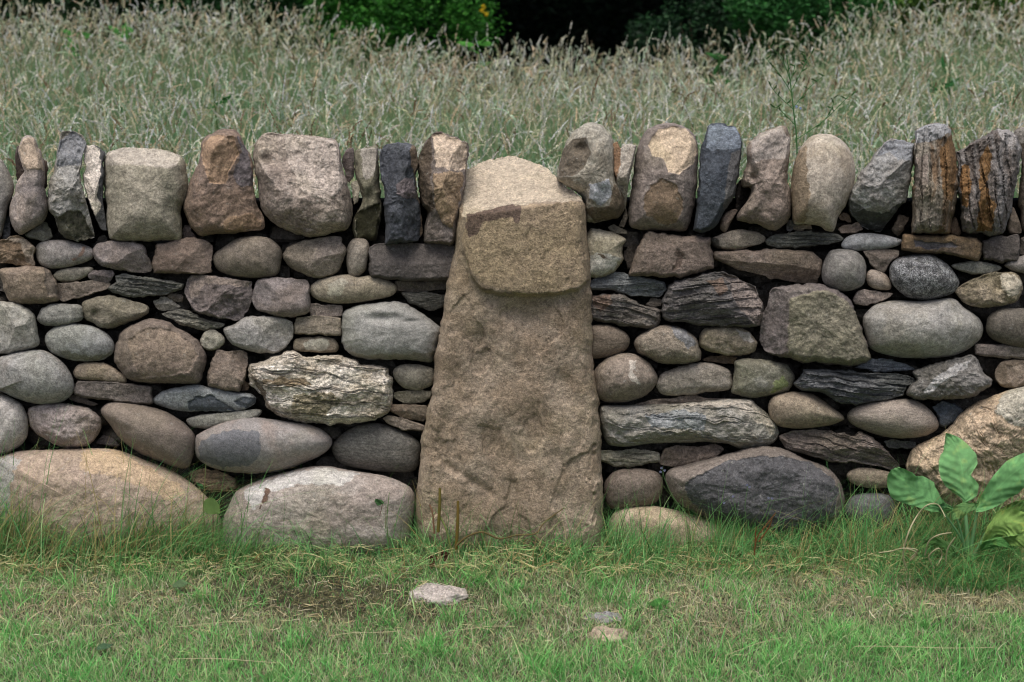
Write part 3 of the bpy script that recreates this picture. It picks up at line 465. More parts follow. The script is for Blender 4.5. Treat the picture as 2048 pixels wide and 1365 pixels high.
ws('flat rust-stained stone with a notched end under the rusty copes', 'A', '6e5638', '54463a', 'F', '910,880 930,815 1100,825 1300,830 1420,840 1455,880 1450,950 1430,1000 1350,980 1200,945 1050,945 920,925', patch=[('4c444c', '990,850 1100,870 1250,870 1300,900 1100,920 1010,900', -.006)], fac=0, T=.05, jag=10)
ws('dark brown square block below the broad rusty cope', 'A', '4c4340', '423a38', 'F', '1460,860 1540,835 1700,822 1715,880 1705,1000 1600,1000 1470,990', fac=1, dome=.1)
ws('dark stone cut by the right edge, top course', 'A', '4a4138', '3e3730', 'F', '1725,840 1830,820 1850,960 1720,950')
ws('round grey stone shaped like a cushion, second course on the right', 'P', '77736e', '6f6c66', 'F', '390,990 430,935 500,920 600,935 655,990 665,1070 650,1150 590,1190 500,1200 410,1170 370,1110 372,1040', T=.075)
ws('brown stone pointing down beside the round grey cushion stone', 'A', '6b5e54', '5e5248', 'F', '655,935 800,915 900,925 895,960 830,1010 790,1075 740,1060 690,1000', cut=[(800, 1070, 660, 940, .8)])
ws('small pink-tan egg shaped pebble right of the grey cushion stone', 'P', '8e8074', '80705f', 'F', '675,1090 700,1060 770,1065 830,1130 835,1185 780,1195 700,1170 675,1130')
ws('salt and pepper speckled granite oval on the right', 'P', '6b6b6e', '5d5d60', 'F', '830,1070 850,1010 920,970 1030,955 1130,965 1220,1020 1280,1090 1300,1160 1250,1220 1130,1255 1000,1255 920,1220 850,1150', grain=.95, mottle=.7, lichen=1., bump=.8, amp=.003, T=.075)
ws('flat olive grey stone right of the speckled granite oval', 'R', '78766a', '66655a', 'F', '1255,1030 1350,1005 1500,1010 1590,1040 1560,1070 1450,1085 1330,1070', fac=0)
ws('smooth grey pebble cut by the right edge, second course', 'P', '746d66', '67615a', 'F', '1620,1020 1700,975 1830,960 1850,1080 1700,1070 1640,1045')
ws('knobbly cream and tan stone on the right, lower right of the granite oval', 'R', '8f8068', '74684f', 'F', '1280,1190 1400,1120 1530,1075 1600,1075 1680,1080 1730,1140 1735,1200 1690,1270 1600,1300 1450,1310 1340,1280 1285,1220', amp=.009, crack=.8, dents=[(1560, 1160, 20, 70, .012)], patch=[('a09584', '1590,1090 1680,1085 1730,1150 1720,1220 1640,1250 1590,1180', .006)])
ws('pink wedge pointing left below the pink-tan egg pebble', 'A', '7f706a', '72625a', 'F', '575,1270 620,1200 720,1205 850,1220 800,1260 680,1300 600,1290')
ws('flat blue-grey slate against the right edge of the slab', 'S', '666a6e', '565a5c', 'E', '215,1150 330,1110 420,1070 600,1100 780,1140 795,1190 740,1245 600,1235 500,1220 400,1195 220,1200', strata=(-.1, 50, .007), amp=.005)
ws('ragged brown and grey slate right of the slab, third course', 'S', '6b6259', '55524e', 'G', '60,60 200,25 330,40 450,100 580,140 590,200 550,270 450,255 300,235 170,215 60,180', strata=(.25, 55, .012), amp=.007, patch=[('775c50', '120,40 240,30 250,90 170,150 120,100')])
pin('tiny purple-brown stone between the ragged slate and the big slaty block', 'A', '62564f', '544a44', 'G', '490,100 520,60 590,60 592,112 540,126')
ws('big dark slaty block with a smooth pinkish right end', 'S', '5e5858', '4f4a48', 'E', '760,1340 790,1220 850,1140 980,1110 1100,1070 1160,1075 1300,1120 1400,1180 1450,1275 1457,1365 1430,1435 1350,1450 1170,1445 930,1420 790,1400',
   patch=[('7b6b66', '1150,1072 1300,1120 1400,1180 1450,1275 1457,1365 1430,1440 1380,1410 1300,1330 1240,1240 1230,1150', -.016), ('6a5248', '1060,1130 1180,1120 1220,1200 1160,1230')], strata=(-.08, 40, .016), amp=.006, T=.085, jag=4, cut=[(820, 1170, 1180, 1100, .8)])
ws('big purplish block with a flat olive face, five sided, right part', 'A', '66595a', '5c4f4c', 'H', '-50,250 -5,120 10,20 30,-20 130,-30 340,-38 480,10 560,65 600,150 640,260 680,390 703,470 570,522 450,510 240,492 100,455 -20,420 -57,340',
   patch=[('706a56', '150,60 340,0 420,10 540,80 600,160 640,260 703,470 570,522 400,500 240,492 130,440 140,250', .010)], T=.09, dome=.05, bev=16, fac=0, amp=.004, cut=[(130, 480, 145, 0, 1.1), (20, 20, 560, -10, 1.2)], jag=5, crack=.2)
ws('big light grey oval stone, largest smooth one on the right', 'P', '86837d', '7a7467', 'H', '650,220 670,160 740,100 860,75 1050,80 1250,60 1330,120 1430,190 1465,260 1440,340 1370,400 1250,450 1050,465 850,450 720,410 680,350', T=.10, dome=.75, bev=55, lichen=.5, mottle=.28, amp=.003)
ws('dark brown rounded stone at the right edge beside the big grey oval', 'P', '5d564c', '4e483e', 'H', '1490,240 1520,170 1600,130 1747,130 1850,140 1850,390 1700,390 1560,350 1500,300')
ws('thin straight brown bar at the right edge', 'A', '6c6059', '5f554e', 'H', '1412,405 1430,370 1560,375 1850,390 1850,475 1650,465 1500,455 1415,440', fac=0, dome=.1, bev=5)
ws('rounded brown pebble half behind the slab, fourth course right', 'P', '6f604f', '625546', 'G', '80,300 95,255 180,240 280,260 350,300 370,350 340,410 260,445 160,465 85,450', stretch=(1, 1, 3))
ws('pitted tan stone pointing right, below the ragged slate', 'R', '7c705f', '6d6152', 'G', '415,330 480,290 560,250 640,245 740,270 820,330 845,390 860,460 830,490 700,505 560,490 440,430 405,380', fac=0, grain=.5, lichen=.6, amp=.005, T=.08, patch=[('6b6a6c', '640,240 760,270 840,380 770,400 700,330')], jag=14)
ws('small wavy cream stone left of the five-sided olive block', 'R', '8e8268', '7a6d58', 'G', '850,370 880,270 980,255 1130,260 1210,310 1240,370 1210,430 1100,445 970,430 880,400', amp=.008, crack=.7, fac=0, patch=[('9c9486', '1100,270 1200,300 1230,360 1150,350')])
pin('small flat rusty chip under the wavy cream stone', 'A', '6b5234', '4b3d2f', 'G', '870,480 930,450 1050,450 1106,460 1086,506 950,496')
ws('round pinkish brown pebble with pale streaks beside the slab', 'P', '736457', '7d6e60', 'G', '130,560 190,490 290,440 400,440 500,500 560,590 540,660 470,720 360,760 220,765 150,720 130,640', crack=.6, lichen=.7, T=.09, patch=[('9c9285', '370,480 420,480 400,560 440,640 380,620 360,540')], jag=14, amp=.004)
ws('smooth pale grey-tan stone with a shallow underside, fifth course right', 'R', '867d72', '776e5f', 'G', '565,620 600,570 700,530 860,500 980,515 1050,560 1070,630 1040,680 900,700 700,720 600,710 565,670', fac=0, cut=[(1050, 640, 580, 670, .9)])
ws('grey-green stone with a patch of bright moss at lower right', 'R', '6f6c5c', '65624f', 'G', '1090,490 1150,475 1300,480 1430,510 1480,560 1495,620 1440,690 1300,720 1200,735 1080,705 1070,660 1095,560', fac=0, dome=.45, patch=[('6a7440', '1360,620 1420,590 1450,640 1420,690 1340,700', .002), ('7b786c', '1220,610 1270,590 1320,640 1290,670 1230,660')], jag=14)
ws('long wavy grey stone, longest in the wall, right of the slab', 'R', '827e75', '716c5c', 'G', '170,800 280,790 450,785 700,775 850,765 1000,750 1190,745 1240,790 1310,850 1370,920 1380,1000 1340,1050 1200,1090 1120,1085 1040,1050 900,1035 700,1040 500,1050 350,1070 230,1050 180,950',
   fac=0, T=.09, dome=.35, bev=45, amp=.010, stretch=(1, 1, 1.8), patch=[('74787a', '480,860 700,820 900,850 880,960 700,950 520,930'), ('948b7c', '600,780 1190,750 1300,860 1370,920 1360,1000 1250,900 1100,800 900,800')], jag=20, strata=(.1, 22, .008), crack=.3)
ws('thin tan flake lying on top of the long wavy grey stone', 'S', '7a6a5a', '6b5c4e', 'G', '430,775 560,745 700,735 820,722 900,738 1045,742 1040,765 800,785 440,790', push=.01)
ws('thin cream-grey stone beside the slab under the long wavy one', 'S', '847e6c', '6d6856', 'G', '140,1095 330,1100 470,1090 570,1105 575,1175 460,1190 370,1215 250,1200 150,1160', strata=(.05, 60, .007))
ws('flat reddish brown stone with a pointed right end, under the long wavy one', 'A', '6d5b4f', '5e4e44', 'G', '575,1180 610,1080 700,1060 820,1075 960,1050 1010,1090 950,1150 850,1180 700,1205 600,1200', amp=.007)
ws('smooth tan egg shaped stone pointing right, centre of the right part', 'P', '86785f', '7d6d59', 'H', '5,800 40,730 150,700 270,705 350,740 430,800 510,860 500,895 380,930 200,945 80,930 20,880', T=.085)
ws('large dark blue-grey layered slate on the right', 'S', '5b5d5f', '4c4d4c', 'H', '175,640 215,600 250,545 450,545 700,565 850,570 1000,600 1000,630 950,660 930,720 800,755 600,775 490,770 380,700 230,690', strata=(.12, 52, .016), amp=.007, T=.08, lichen=.2)
ws('thin blue slate lens lying on the layered slate', 'S', '666b74', '565b62', 'H', '590,530 690,480 850,478 950,510 1000,545 900,557 750,557', strata=(.06, 90, .005))
ws('grey angular stone with a white streak, right of the layered slate', 'A', '66635f', '5a564c', 'H', '990,560 1080,520 1200,490 1380,440 1420,460 1470,560 1520,610 1510,660 1440,715 1350,740 1150,750 1000,750 945,720 960,650 1010,610', amp=.009, fac=2, patch=[('8f8d8a', '1060,690 1130,600 1300,500 1400,470 1340,540 1180,640 1100,710')], lichen=.7, T=.08, jag=12, cut=[(1000, 620, 1400, 470, .7)])
ws('brown rounded pebble with a flat broken end, at the right edge', 'R', '70604f', '665646', 'H', '1545,570 1580,510 1660,480 1850,490 1850,640 1680,670 1580,650', patch=[('7d6b5c', '1630,520 1740,500 1800,600 1680,660 1640,600', -.006)])
ws('long smooth pale brown oval with fine diagonal grain, lower right', 'P', '85786b', '796c62', 'H', '545,850 600,800 740,760 920,745 1020,765 1110,830 1160,910 1140,960 1050,1000 900,1010 750,990 620,940 560,900', T=.085, stretch=(1, 1, 4), rot=.45, mottle=.24)
pin('dark blue round slate above the broadleaf plant', 'A', '454d56', '3a4048', 'H', '1120,800 1200,760 1280,770 1330,830 1280,900 1210,940 1160,925 1160,870', amp=.004)
ws('ragged pinkish brown flake sloping down to the right, above the dark boulder', 'S', '746560', '675850', 'H', '70,1000 180,960 330,955 450,970 590,1000 620,965 720,1020 800,1080 860,1150 890,1210 860,1235 740,1200 600,1180 420,1165 280,1130 140,1090', strata=(.3, 40, .010), amp=.007, T=.06, crack=.3)
pin('thin flat dark grey stone right of the sloping pinkish flake', 'A', '55544f', '484743', 'H', '790,1035 850,1020 1000,1040 1022,1075 960,1096 830,1080')
ws('small tan pebble under the tip of the sloping pinkish flake', 'P', '85765f', '6f6250', 'H', '540,1260 620,1215 760,1230 850,1260 840,1340 700,1350 580,1320')
ws('small dark grey stone at the foot of the wall left of the broadleaf plant', 'P', '5c5b5e', '525154', 'K', '905,440 950,380 1040,365 1140,380 1170,470 1120,560 1000,570 920,500')
boulder('huge rough tan rock at the right edge behind the broadleaf plant', 'R', 'a68f70', '957e62', 'H', '950,1140 1020,1060 1120,1010 1200,970 1260,910 1310,850 1360,810 1430,765 1600,700 1747,655 1950,640 1950,1560 1200,1560 1080,1480 1000,1350 950,1240',
   T=.12, dome=.35, bev=60, fac=2, amp=.009, strata=(.8, 18, .006), crack=.5, patch=[('97917f', '1550,830 1600,700 1747,650 1950,640 1950,960 1747,940 1640,900', .008), ('796a55', '950,1200 1150,1240 1200,1500 1100,1500 980,1300')], jag=24, lichen=.6, back=.3, mottle=.4)
ws('round smooth brown pebble at the foot of the wall just right of the slab', 'P', '6b5c50', '61544a', 'J', '1635,220 1660,160 1720,120 1860,115 1950,140 1975,210 1950,290 1880,330 1750,345 1660,330')
boulder('large boulder with a dark slate-blue broken face and brown rim', 'R', '6c6058', '5f554d', 'K', '-30,240 60,210 250,160 430,115 560,120 700,180 820,230 880,300 905,390 890,480 850,530 700,590 560,610 430,580 200,510 60,440 -10,380 -45,300',
   patch=[('48464a', '60,310 150,260 270,195 440,165 600,170 720,200 830,270 875,350 850,480 700,560 540,580 300,520 150,460 70,380', -.006)], T=.13, dome=.35, bev=45, fac=0, amp=.006, jag=5, push=-.01, lichen=.4, crack=.25, back=.2)
boulder('low tan boulder half buried in grass right of the slab', 'P', 'a08c72', '8f7c64', 'K', '-345,560 -330,480 -270,442 -130,428 0,450 150,492 300,540 450,590 600,620 600,740 -300,740', T=.10, push=-.01)
boulder('low brown stone buried in grass under the dark-faced boulder', 'P', '6d5f50', '60544a', 'K', '690,660 760,590 900,570 1080,590 1120,660 1100,720 700,720')

# --- hearting behind the face, as a dry stone wall has
def rocks(name, specs, mat, label):
    Vs, Fs, off = [], [], 0
    n, m = 10, 6
    th = np.linspace(0, 2*math.pi, n, endpoint=False); ph = np.linspace(.15, math.pi-.15, m)
    base = np.array([[math.sin(p)*math.cos(t), math.sin(p)*math.sin(t), math.cos(p)] for p in ph for t in th])
    F0 = np.array([[i*n+j, i*n+(j+1) % n, (i+1)*n+(j+1) % n, (i+1)*n+j] for i in range(m-1) for j in range(n)])
    for (c, s, k) in specs:
        b = np.sign(base)*np.abs(base)**.75; v = b*s*(1+.35*perlin(base*1.7+k)[:, None])+c; Vs.append(v); Fs.append(F0+off); off += len(v)
    return mesh_np(name, np.concatenate(Vs), np.concatenate(Fs), mat, smooth=False)
hm = stone_mat('hearting_stone', '4a443c', '38332d', mottle=.4, bump=.6)
sp = []
for _ in range(1500):
    x = rng.uniform(-2.3, 2.3); z = rng.uniform(-.05, .98); s = rng.uniform(.02, .055, 3)*np.array([1.4, 1.2, .8])
    sp.append((np.array([x, .16+BATTER*z+rng.uniform(-.01, .06), z]), s, rng.uniform(0, 90)))
h = rocks('hearting', sp, hm, ''); tag(h, 'dark small rubble packed inside the dry stone wall between its faces', 'hearting', None, 'stuff')
# solid rubble middle of the wall (lumpy, closed)
nx_, nz_ = 220, 60; gx = np.linspace(-2.4, 2.4, nx_); gz = np.linspace(-.1, 1.06, nz_); GX, GZ = np.meshgrid(gx, gz)
def sheet(y, s): return np.c_[GX.ravel(), y+BATTER*GZ.ravel()*s+.02*perlin(np.c_[GX.ravel()*14, GZ.ravel()*22, GX.ravel()*0+y*9]), GZ.ravel()]
V1, V2 = sheet(.215, 1), sheet(.46, -.6); q = np.arange(nx_*nz_).reshape(nz_, nx_)
F1 = np.stack([q[:-1, :-1], q[:-1, 1:], q[1:, 1:], q[1:, :-1]], -1).reshape(-1, 4); F2 = F1[:, ::-1]+nx_*nz_
top = np.stack([q[-1, :-1], q[-1, 1:], q[-1, 1:]+nx_*nz_, q[-1, :-1]+nx_*nz_], -1)
sides = [np.stack([q[:-1, c], q[1:, c], q[1:, c]+nx_*nz_, q[:-1, c]+nx_*nz_], -1) for c in (0, -1)]
core = mesh_np('rubble_core', np.concatenate([V1, V2]), np.concatenate([F1, F2, top]+sides), stone_mat('rubble', '3a352e', '2b2722', mottle=.5, bump=.8))
tag(core, 'dark rubble and earth filling the middle of the dry stone wall', 'rubble', None, 'stuff')
# ------------------------------------------------------------------ ground
def gz_(x, y):
    """height of the ground: lawn in front, meadow a little higher behind the wall"""
    x = np.asarray(x, float); y = np.asarray(y, float)
    P = np.c_[x.ravel()*1.3, y.ravel()*1.3, np.zeros(x.size)]; z = .012*fbm(P*2.2, 3).reshape(x.shape)
    z = z+.15*ss(.25, .7, y)+.035*ss(-.5, -.1, y)*ss(-1.75, -.9, -np.abs(x+.0))*0
    z = z+ss(4, 10, y)*(-.20+.44*ss(-.4, -2.8, x)+.46*ss(2.0, 4.2, x))
    return z
gx = np.unique(np.r_[np.linspace(-60, -5, 24), np.linspace(-5, 5, 240), np.linspace(5, 60, 24)]); gy = np.unique(np.r_[np.linspace(-12, -4, 10), np.linspace(-4, 2, 180), np.linspace(2, 25, 60), np.linspace(25, 110, 20)])
GX, GY = np.meshgrid(gx, gy); GZ = gz_(GX, GY); q = np.arange(GX.size).reshape(GX.shape)
Fg = np.stack([q[:-1, :-1], q[:-1, 1:], q[1:, 1:], q[1:, :-1]], -1).reshape(-1, 4)
gm = bpy.data.materials.new('soil_and_thatch'); gm.use_nodes = True; N, L = gm.node_tree.nodes, gm.node_tree.links
tc = N.new('ShaderNodeTexCoord'); n1 = N.new('ShaderNodeTexNoise'); n1.inputs['Scale'].default_value = 60; n1.inputs['Detail'].default_value = 8
n2 = N.new('ShaderNodeTexNoise'); n2.inputs['Scale'].default_value = 4; L.new(tc.outputs['Object'], n1.inputs[0]); L.new(tc.outputs['Object'], n2.inputs[0])
cr = N.new('ShaderNodeValToRGB'); cr.color_ramp.elements[0].position = .35; cr.color_ramp.elements[0].color = (.035, .03, .02, 1); cr.color_ramp.elements[1].position = .68; cr.color_ramp.elements[1].color = (.16, .14, .085, 1)
e = cr.color_ramp.elements.new(.52); e.color = (.075, .08, .04, 1); L.new(n1.outputs[0], cr.inputs[0]); L.new(cr.outputs[0], N['Principled BSDF'].inputs['Base Color']); N['Principled BSDF'].inputs['Roughness'].default_value = .95
bu = N.new('ShaderNodeBump'); bu.inputs['Distance'].default_value = .02; L.new(n1.outputs[0], bu.inputs['Height']); L.new(bu.outputs[0], N['Principled BSDF'].inputs['Normal'])
g = mesh_np('ground', np.c_[GX.ravel(), GY.ravel(), GZ.ravel()], Fg, gm); tag(g, kind='structure')

# ------------------------------------------------------------------ grass
def ribbons(base, h, ang, lean, droop, width, c0, c1, seg=4, taper=1.5, face=None):
    """grass blades: base Nx3, height h, leaning towards ang by lean*h, curved by droop; colours from root c0 to tip c1 (Nx3)"""
    n = len(base); t = np.linspace(0, 1, seg+1)[None, :]
    d = np.stack([np.cos(ang), np.sin(ang)], 1)
    out = (lean[:, None]*t+droop[:, None]*t**2.2)*h[:, None]
    up = h[:, None]*(t*np.sqrt(np.clip(1-lean**2, .05, 1))[:, None]-.45*droop[:, None]*t**2.5)
    fa = rng.uniform(0, 2*math.pi, n) if face is None else face
    sx, sy = np.cos(fa), np.sin(fa); w_ = width[:, None]*.5*np.maximum(1-t**taper, .06)
    cx = base[:, 0:1]+d[:, 0:1]*out; cy = base[:, 1:2]+d[:, 1:2]*out; cz = base[:, 2:3]+up
    Lf = np.stack([cx-sx[:, None]*w_, cy-sy[:, None]*w_, cz], -1); Rt = np.stack([cx+sx[:, None]*w_, cy+sy[:, None]*w_, cz], -1)
    V = np.stack([Lf, Rt], 2).reshape(-1, 3); k = 2*(seg+1)
    j = np.arange(seg); f = np.stack([2*j, 2*j+1, 2*j+3, 2*j+2], 1)
    F = (f[None]+np.arange(n)[:, None, None]*k).reshape(-1, 4)
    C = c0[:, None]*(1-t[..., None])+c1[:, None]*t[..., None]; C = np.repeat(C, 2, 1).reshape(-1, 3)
    tip = np.stack([cx[:, -1], cy[:, -1], cz[:, -1]], 1); dr = tip-np.stack([cx[:, -2], cy[:, -2], cz[:, -2]], 1)
    return V, F, C, tip, dr
def join(L):
    Vs, Fs, Cs, o = [], [], [], 0
    for V, F, C in L: Vs.append(V); Fs.append(F+o); Cs.append(C); o += len(V)
    return np.concatenate(Vs), np.concatenate(Fs), np.concatenate(Cs)
def jit(c, n, s=.15, hue=.06):
    c = lin(c) if isinstance(c, str) else np.asarray(c); return np.clip(c*(1+rng.normal(0, s, (n, 1)))*(1+rng.normal(0, hue, (n, 3))), .004, .9)
def pick(cols, wts, n, **k):
    i = rng.choice(len(cols), n, p=np.array(wts)/sum(wts)); C = np.stack([lin(c) for c in cols])[i]; return np.clip(C*(1+rng.normal(0, k.get('s', .15), (n, 1)))*(1+rng.normal(0, .022, (n, 3))), .004, .9)
def spikes(tip, dr, length, bend, cols, nsp=34, size=.0075, thick=.007):
    """seed heads: a drooping axis set with small pointed spikelets"""
    n = len(tip); d = dr/np.linalg.norm(dr, axis=1)[:, None]; hor = d.copy(); hor[:, 2] = 0; nh = np.linalg.norm(hor, axis=1)[:, None]
    ra = rng.uniform(0, 2*math.pi, n); hor = np.where(nh > .05, hor/np.maximum(nh, 1e-6), np.stack([np.cos(ra), np.sin(ra), 0*ra], 1))
    t = np.sort(rng.uniform(0, 1, (n, nsp)), 1)
    Lk = length[:, None, None]; b = bend[:, None, None]
    pos = tip[:, None]+Lk*(d[:, None]*t[..., None]+b*(hor[:, None]*.55-np.array([0, 0, 1.])*.75)*(t[..., None]**2))
    tan = d[:, None]+2*b*(hor[:, None]*.55-np.array([0, 0, 1.])*.75)*t[..., None]; tan /= np.linalg.norm(tan, axis=2, keepdims=True)
    rv = rng.normal(size=(n, nsp, 3)); side = np.cross(tan, rv); side /= np.linalg.norm(side, axis=2, keepdims=True)
    env = (np.sin(np.clip(t*.93+.07, 0, 1)**.8*math.pi)**.6)[..., None]
    dirv = tan*.85+side*.25*env; sz = (size*(.5+.8*rng.random((n, nsp))))[..., None]*(.5+.6*env)
    wv = np.cross(dirv, rng.normal(size=(n, nsp, 3))); wv /= np.linalg.norm(wv, axis=2, keepdims=True)
    p0 = pos+side*thick*.25*env; mid = p0+dirv*sz*.5
    V = np.stack([p0, mid+wv*sz*.21, p0+dirv*sz, mid-wv*sz*.21], 2).reshape(-1, 3)
    F = np.arange(n*nsp*4).reshape(-1, 4); C = np.repeat(cols, nsp, 0)*(1+rng.normal(0, .16, (n*nsp, 1))); C = np.repeat(np.clip(C, .01, .9), 4, 0)
    # the axis itself, as a thin ribbon
    return V, F, C
def arr(n, v, s=0.): return np.clip(rng.normal(v, s, n), .02*abs(v), None) if s else np.full(n, float(v))

# --- meadow behind the wall: leaves, stalks, seed heads
def meadow_strip(y0, y1, n_leaf, n_head, nsp, size):
    def xy(n):  # a little wider than the view
        y = rng.uniform(y0, y1, n); half = (y+4.2)*.41+.8; return rng.uniform(-1, 1, n)*half, y
    x, y = xy(n_leaf); m = fbm(np.c_[x*.9, y*.6, x*0+4], 3)
    h = np.clip(rng.normal(.55, .13, n_leaf)+.06*m, .25, .95)*np.where(y < .8, .86, 1); z = gz_(x, y)
    wd = arr(n_leaf, .005, .0012)*(1+.06*(y-1))
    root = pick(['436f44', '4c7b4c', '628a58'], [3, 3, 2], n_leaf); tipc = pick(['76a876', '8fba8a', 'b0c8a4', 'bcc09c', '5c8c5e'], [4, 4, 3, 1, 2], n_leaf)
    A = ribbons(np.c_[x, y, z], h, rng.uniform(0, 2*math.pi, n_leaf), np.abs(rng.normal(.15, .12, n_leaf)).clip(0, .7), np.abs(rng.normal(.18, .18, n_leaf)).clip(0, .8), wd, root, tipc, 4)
    x, y = xy(n_head); m = fbm(np.c_[x*.7, y*.5, x*0+9], 3); keep = rng.random(n_head) < ss(-.9, .35, m)*.75+.35; x, y, m = x[keep], y[keep], m[keep]; n = len(x)
    h = np.clip(rng.normal(.79, .12, n)+.05*m, .45, 1.15)*np.where(y < 1.2, .92, 1); wd = np.full(n, .0024)*(1+.05*y)
    st = pick(['92a074', 'aca680', '7c9468'], [3, 3, 2], n)
    wind = rng.normal(-.2, 1.3, n)+np.where(rng.random(n) < .6, 0, math.pi)
    wind = np.where((y < 1.5) & (np.sin(wind) < 0), -wind, wind)
    B = ribbons(np.c_[x, y, gz_(x, y)], h, wind, np.abs(rng.normal(.14, .13, n)), np.abs(rng.normal(.12, .12, n)), wd, st*.8, st, 5, taper=9)
    bend = np.where(rng.random(n) < .3, rng.uniform(.35, .8, n), np.abs(rng.normal(0, .13, n))); ln = np.clip(rng.normal(.135, .04, n), .05, .24)
    hc = pick(['d2d0b4', 'ebe9da', 'b9bd98', 'cfc0a2', 'c2d2b8', '8f7c60'], [4, 5, 2, 3, 3, 1], n, s=.14)
    Hd = spikes(B[3], B[4], ln, bend, hc, nsp, size*(1+.03*y0))
    return [A[:3], B[:3]], [Hd]
leafs, heads = [], []
for (a, b, nl, nh, ns, sz) in ((.80, 1.7, 8500, 950, 96, .0105), (1.7, 3.2, 11000, 1900, 80, .0112), (3.2, 5.5, 14000, 2900, 56, .0130), (5.5, 8.5, 14000, 3800, 38, .016), (8.5, 12.5, 15000, 4500, 24, .021)):
    l, h_ = meadow_strip(a, b, int(nl*1.15), int(nh*1.18), ns, sz); leafs += l; heads += h_
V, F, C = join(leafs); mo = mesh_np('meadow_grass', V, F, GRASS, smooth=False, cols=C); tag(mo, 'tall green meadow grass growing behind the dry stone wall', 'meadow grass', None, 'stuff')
V, F, C = join(heads); mo = mesh_np('grass_seed_heads', V, F, HEADS, smooth=False, cols=C); tag(mo, 'pale drooping seed heads of the meadow grass', 'seed heads', None, 'stuff')

# --- lawn in front
def px_of(x, y): return to_px(x, y, 0*x)
def lawn_maps(x, y):
    px, py = px_of(x, y); n = fbm(np.c_[x*5, y*7, x*0+1], 4); n2 = fbm(np.c_[x*14, y*14, x*0+6], 3); py_ = py+n*55-18
    green = ss(1225, 1330, py_)*.8+.9*ss(1470, 1560, px+n*40)*ss(1215, 1250, py_)+.55*ss(1000, 1080, px+n*30)*ss(1560, 1350, px)*ss(1210, 1100, py_)
    straw = 1.5*ss(1500, 1800, px+n*30)*np.exp(-((py-1180+n*14)/36)**2)+.55*np.exp(-((py-1205)/45)**2)*ss(520, 200, px)+.45*np.exp(-((px-1430)/150)**2-((py-1240)/40)**2)+.35*np.exp(-((py-1290)/30)**2-((px-900)/160)**2)
    bare = np.exp(-((px-690)/260)**2-((py-1205-(px-700)*.05)/46)**2)*1.2
    return np.clip(green+.25*n2, 0, 1), np.clip(straw+.35*n+.15, 0, 1), np.clip(bare+.3*n2, 0, 1), n, px, py
def area(n, y0=-1.15, y1=.02, xw=2.1): return rng.uniform(-xw, xw, n), rng.uniform(y0, y1, n)
LW = []
n = 170000; x, y = area(n); gr, stw, bare, nn, px, py = lawn_maps(x, y)
keep = rng.random(n) > bare*.88; x, y, gr, stw, bare, nn = [a[keep] for a in (x, y, gr, stw, bare, nn)]; n = len(x)
cl_ = fbm(np.c_[x*26, y*26, x*0+8], 3); h = np.clip(rng.normal(.029, .010, n)+.014*cl_+.012*gr*rng.random(n)-.006*stw, .008, .065)*(1-.35*bare)
green = rng.random(n) < .45+.48*gr-.38*stw
cg = pick(['86d474', 'a6e08c', '72c068', 'c8e0a4', 'bed090'], [5, 4, 3, 2, 2], n)*(1+.25*np.clip(nn, -1, 1))[:, None]; cs = pick(['ddd5b2', 'cdc8a2', 'bcbc92', 'eae4cc', 'aaa684'], [3, 4, 4, 2, 2], n)
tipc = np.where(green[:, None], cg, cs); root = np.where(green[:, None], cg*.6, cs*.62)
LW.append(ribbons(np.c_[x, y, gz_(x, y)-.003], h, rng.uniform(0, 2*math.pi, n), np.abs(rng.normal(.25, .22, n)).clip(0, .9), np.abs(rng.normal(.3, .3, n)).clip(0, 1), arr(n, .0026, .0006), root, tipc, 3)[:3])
# dry clippings lying on the lawn
n = 26000; x, y = area(n); gr, stw, bare, nn, px, py = lawn_maps(x, y); keep = rng.random(n) < .12+.95*stw+.25*bare-.35*gr; x, y, bare, stw = x[keep], y[keep], bare[keep], stw[keep]; n = len(x)
c = pick(['d3c79f', 'c4b88c', 'e0d6b8', 'a99d74', 'b5ae92'], [4, 4, 2, 3, 3], n); c = c*(1-.35*bare[:, None]*(rng.random((n, 1)) < .6))
def lying(x, y, z, ln, wd, c, curl=.5):
    n = len(x); a = rng.uniform(0, 2*math.pi, n); t = np.linspace(-.5, .5, 5)[None]; k = rng.normal(0, curl, n)[:, None]
    aa = a[:, None]+k*t*2; X = x[:, None]+ln[:, None]*t*np.cos(aa); Y = y[:, None]+ln[:, None]*t*np.sin(aa)
    Z = z[:, None]+ln[:, None]*(rng.normal(0, .10, n)[:, None]*t+np.abs(rng.normal(0, .15, n))[:, None]*(.25-t**2))
    w_ = wd[:, None]*.5*(1-(2*t)**4*.7); sx, sy = -np.sin(aa)*w_, np.cos(aa)*w_
    V = np.stack([np.stack([X-sx, Y-sy, Z], -1), np.stack([X+sx, Y+sy, Z+w_*.7], -1)], 2).reshape(-1, 3); j = np.arange(4)
    F = (np.stack([2*j, 2*j+1, 2*j+3, 2*j+2], 1)[None]+np.arange(n)[:, None, None]*10).reshape(-1, 4); return V, F, np.repeat(c, 10, 0)
LW.append(lying(x, y, gz_(x, y)+rng.uniform(.002, .018, n), np.clip(rng.normal(.034, .018, n), .008, .11), arr(n, .0018, .0005), c, .3))
# darker mossy scraps on the scraped patch
n = 44000; x, y = area(n, -.8, -.1, 1.2); gr, stw, bare, nn, px, py = lawn_maps(x, y); keep = rng.random(n) < bare**1.2; x, y = x[keep], y[keep]; n = len(x)
LW.append(lying(x, y, gz_(x, y)+rng.uniform(0, .016, n), np.clip(rng.normal(.011, .005, n), .004, .03), arr(n, .0022, .0006), pick(['4c4e32', '5f6040', '76724f', '3a3b27', '948d68'], [4, 4, 3, 3, 2], n), 1.2))
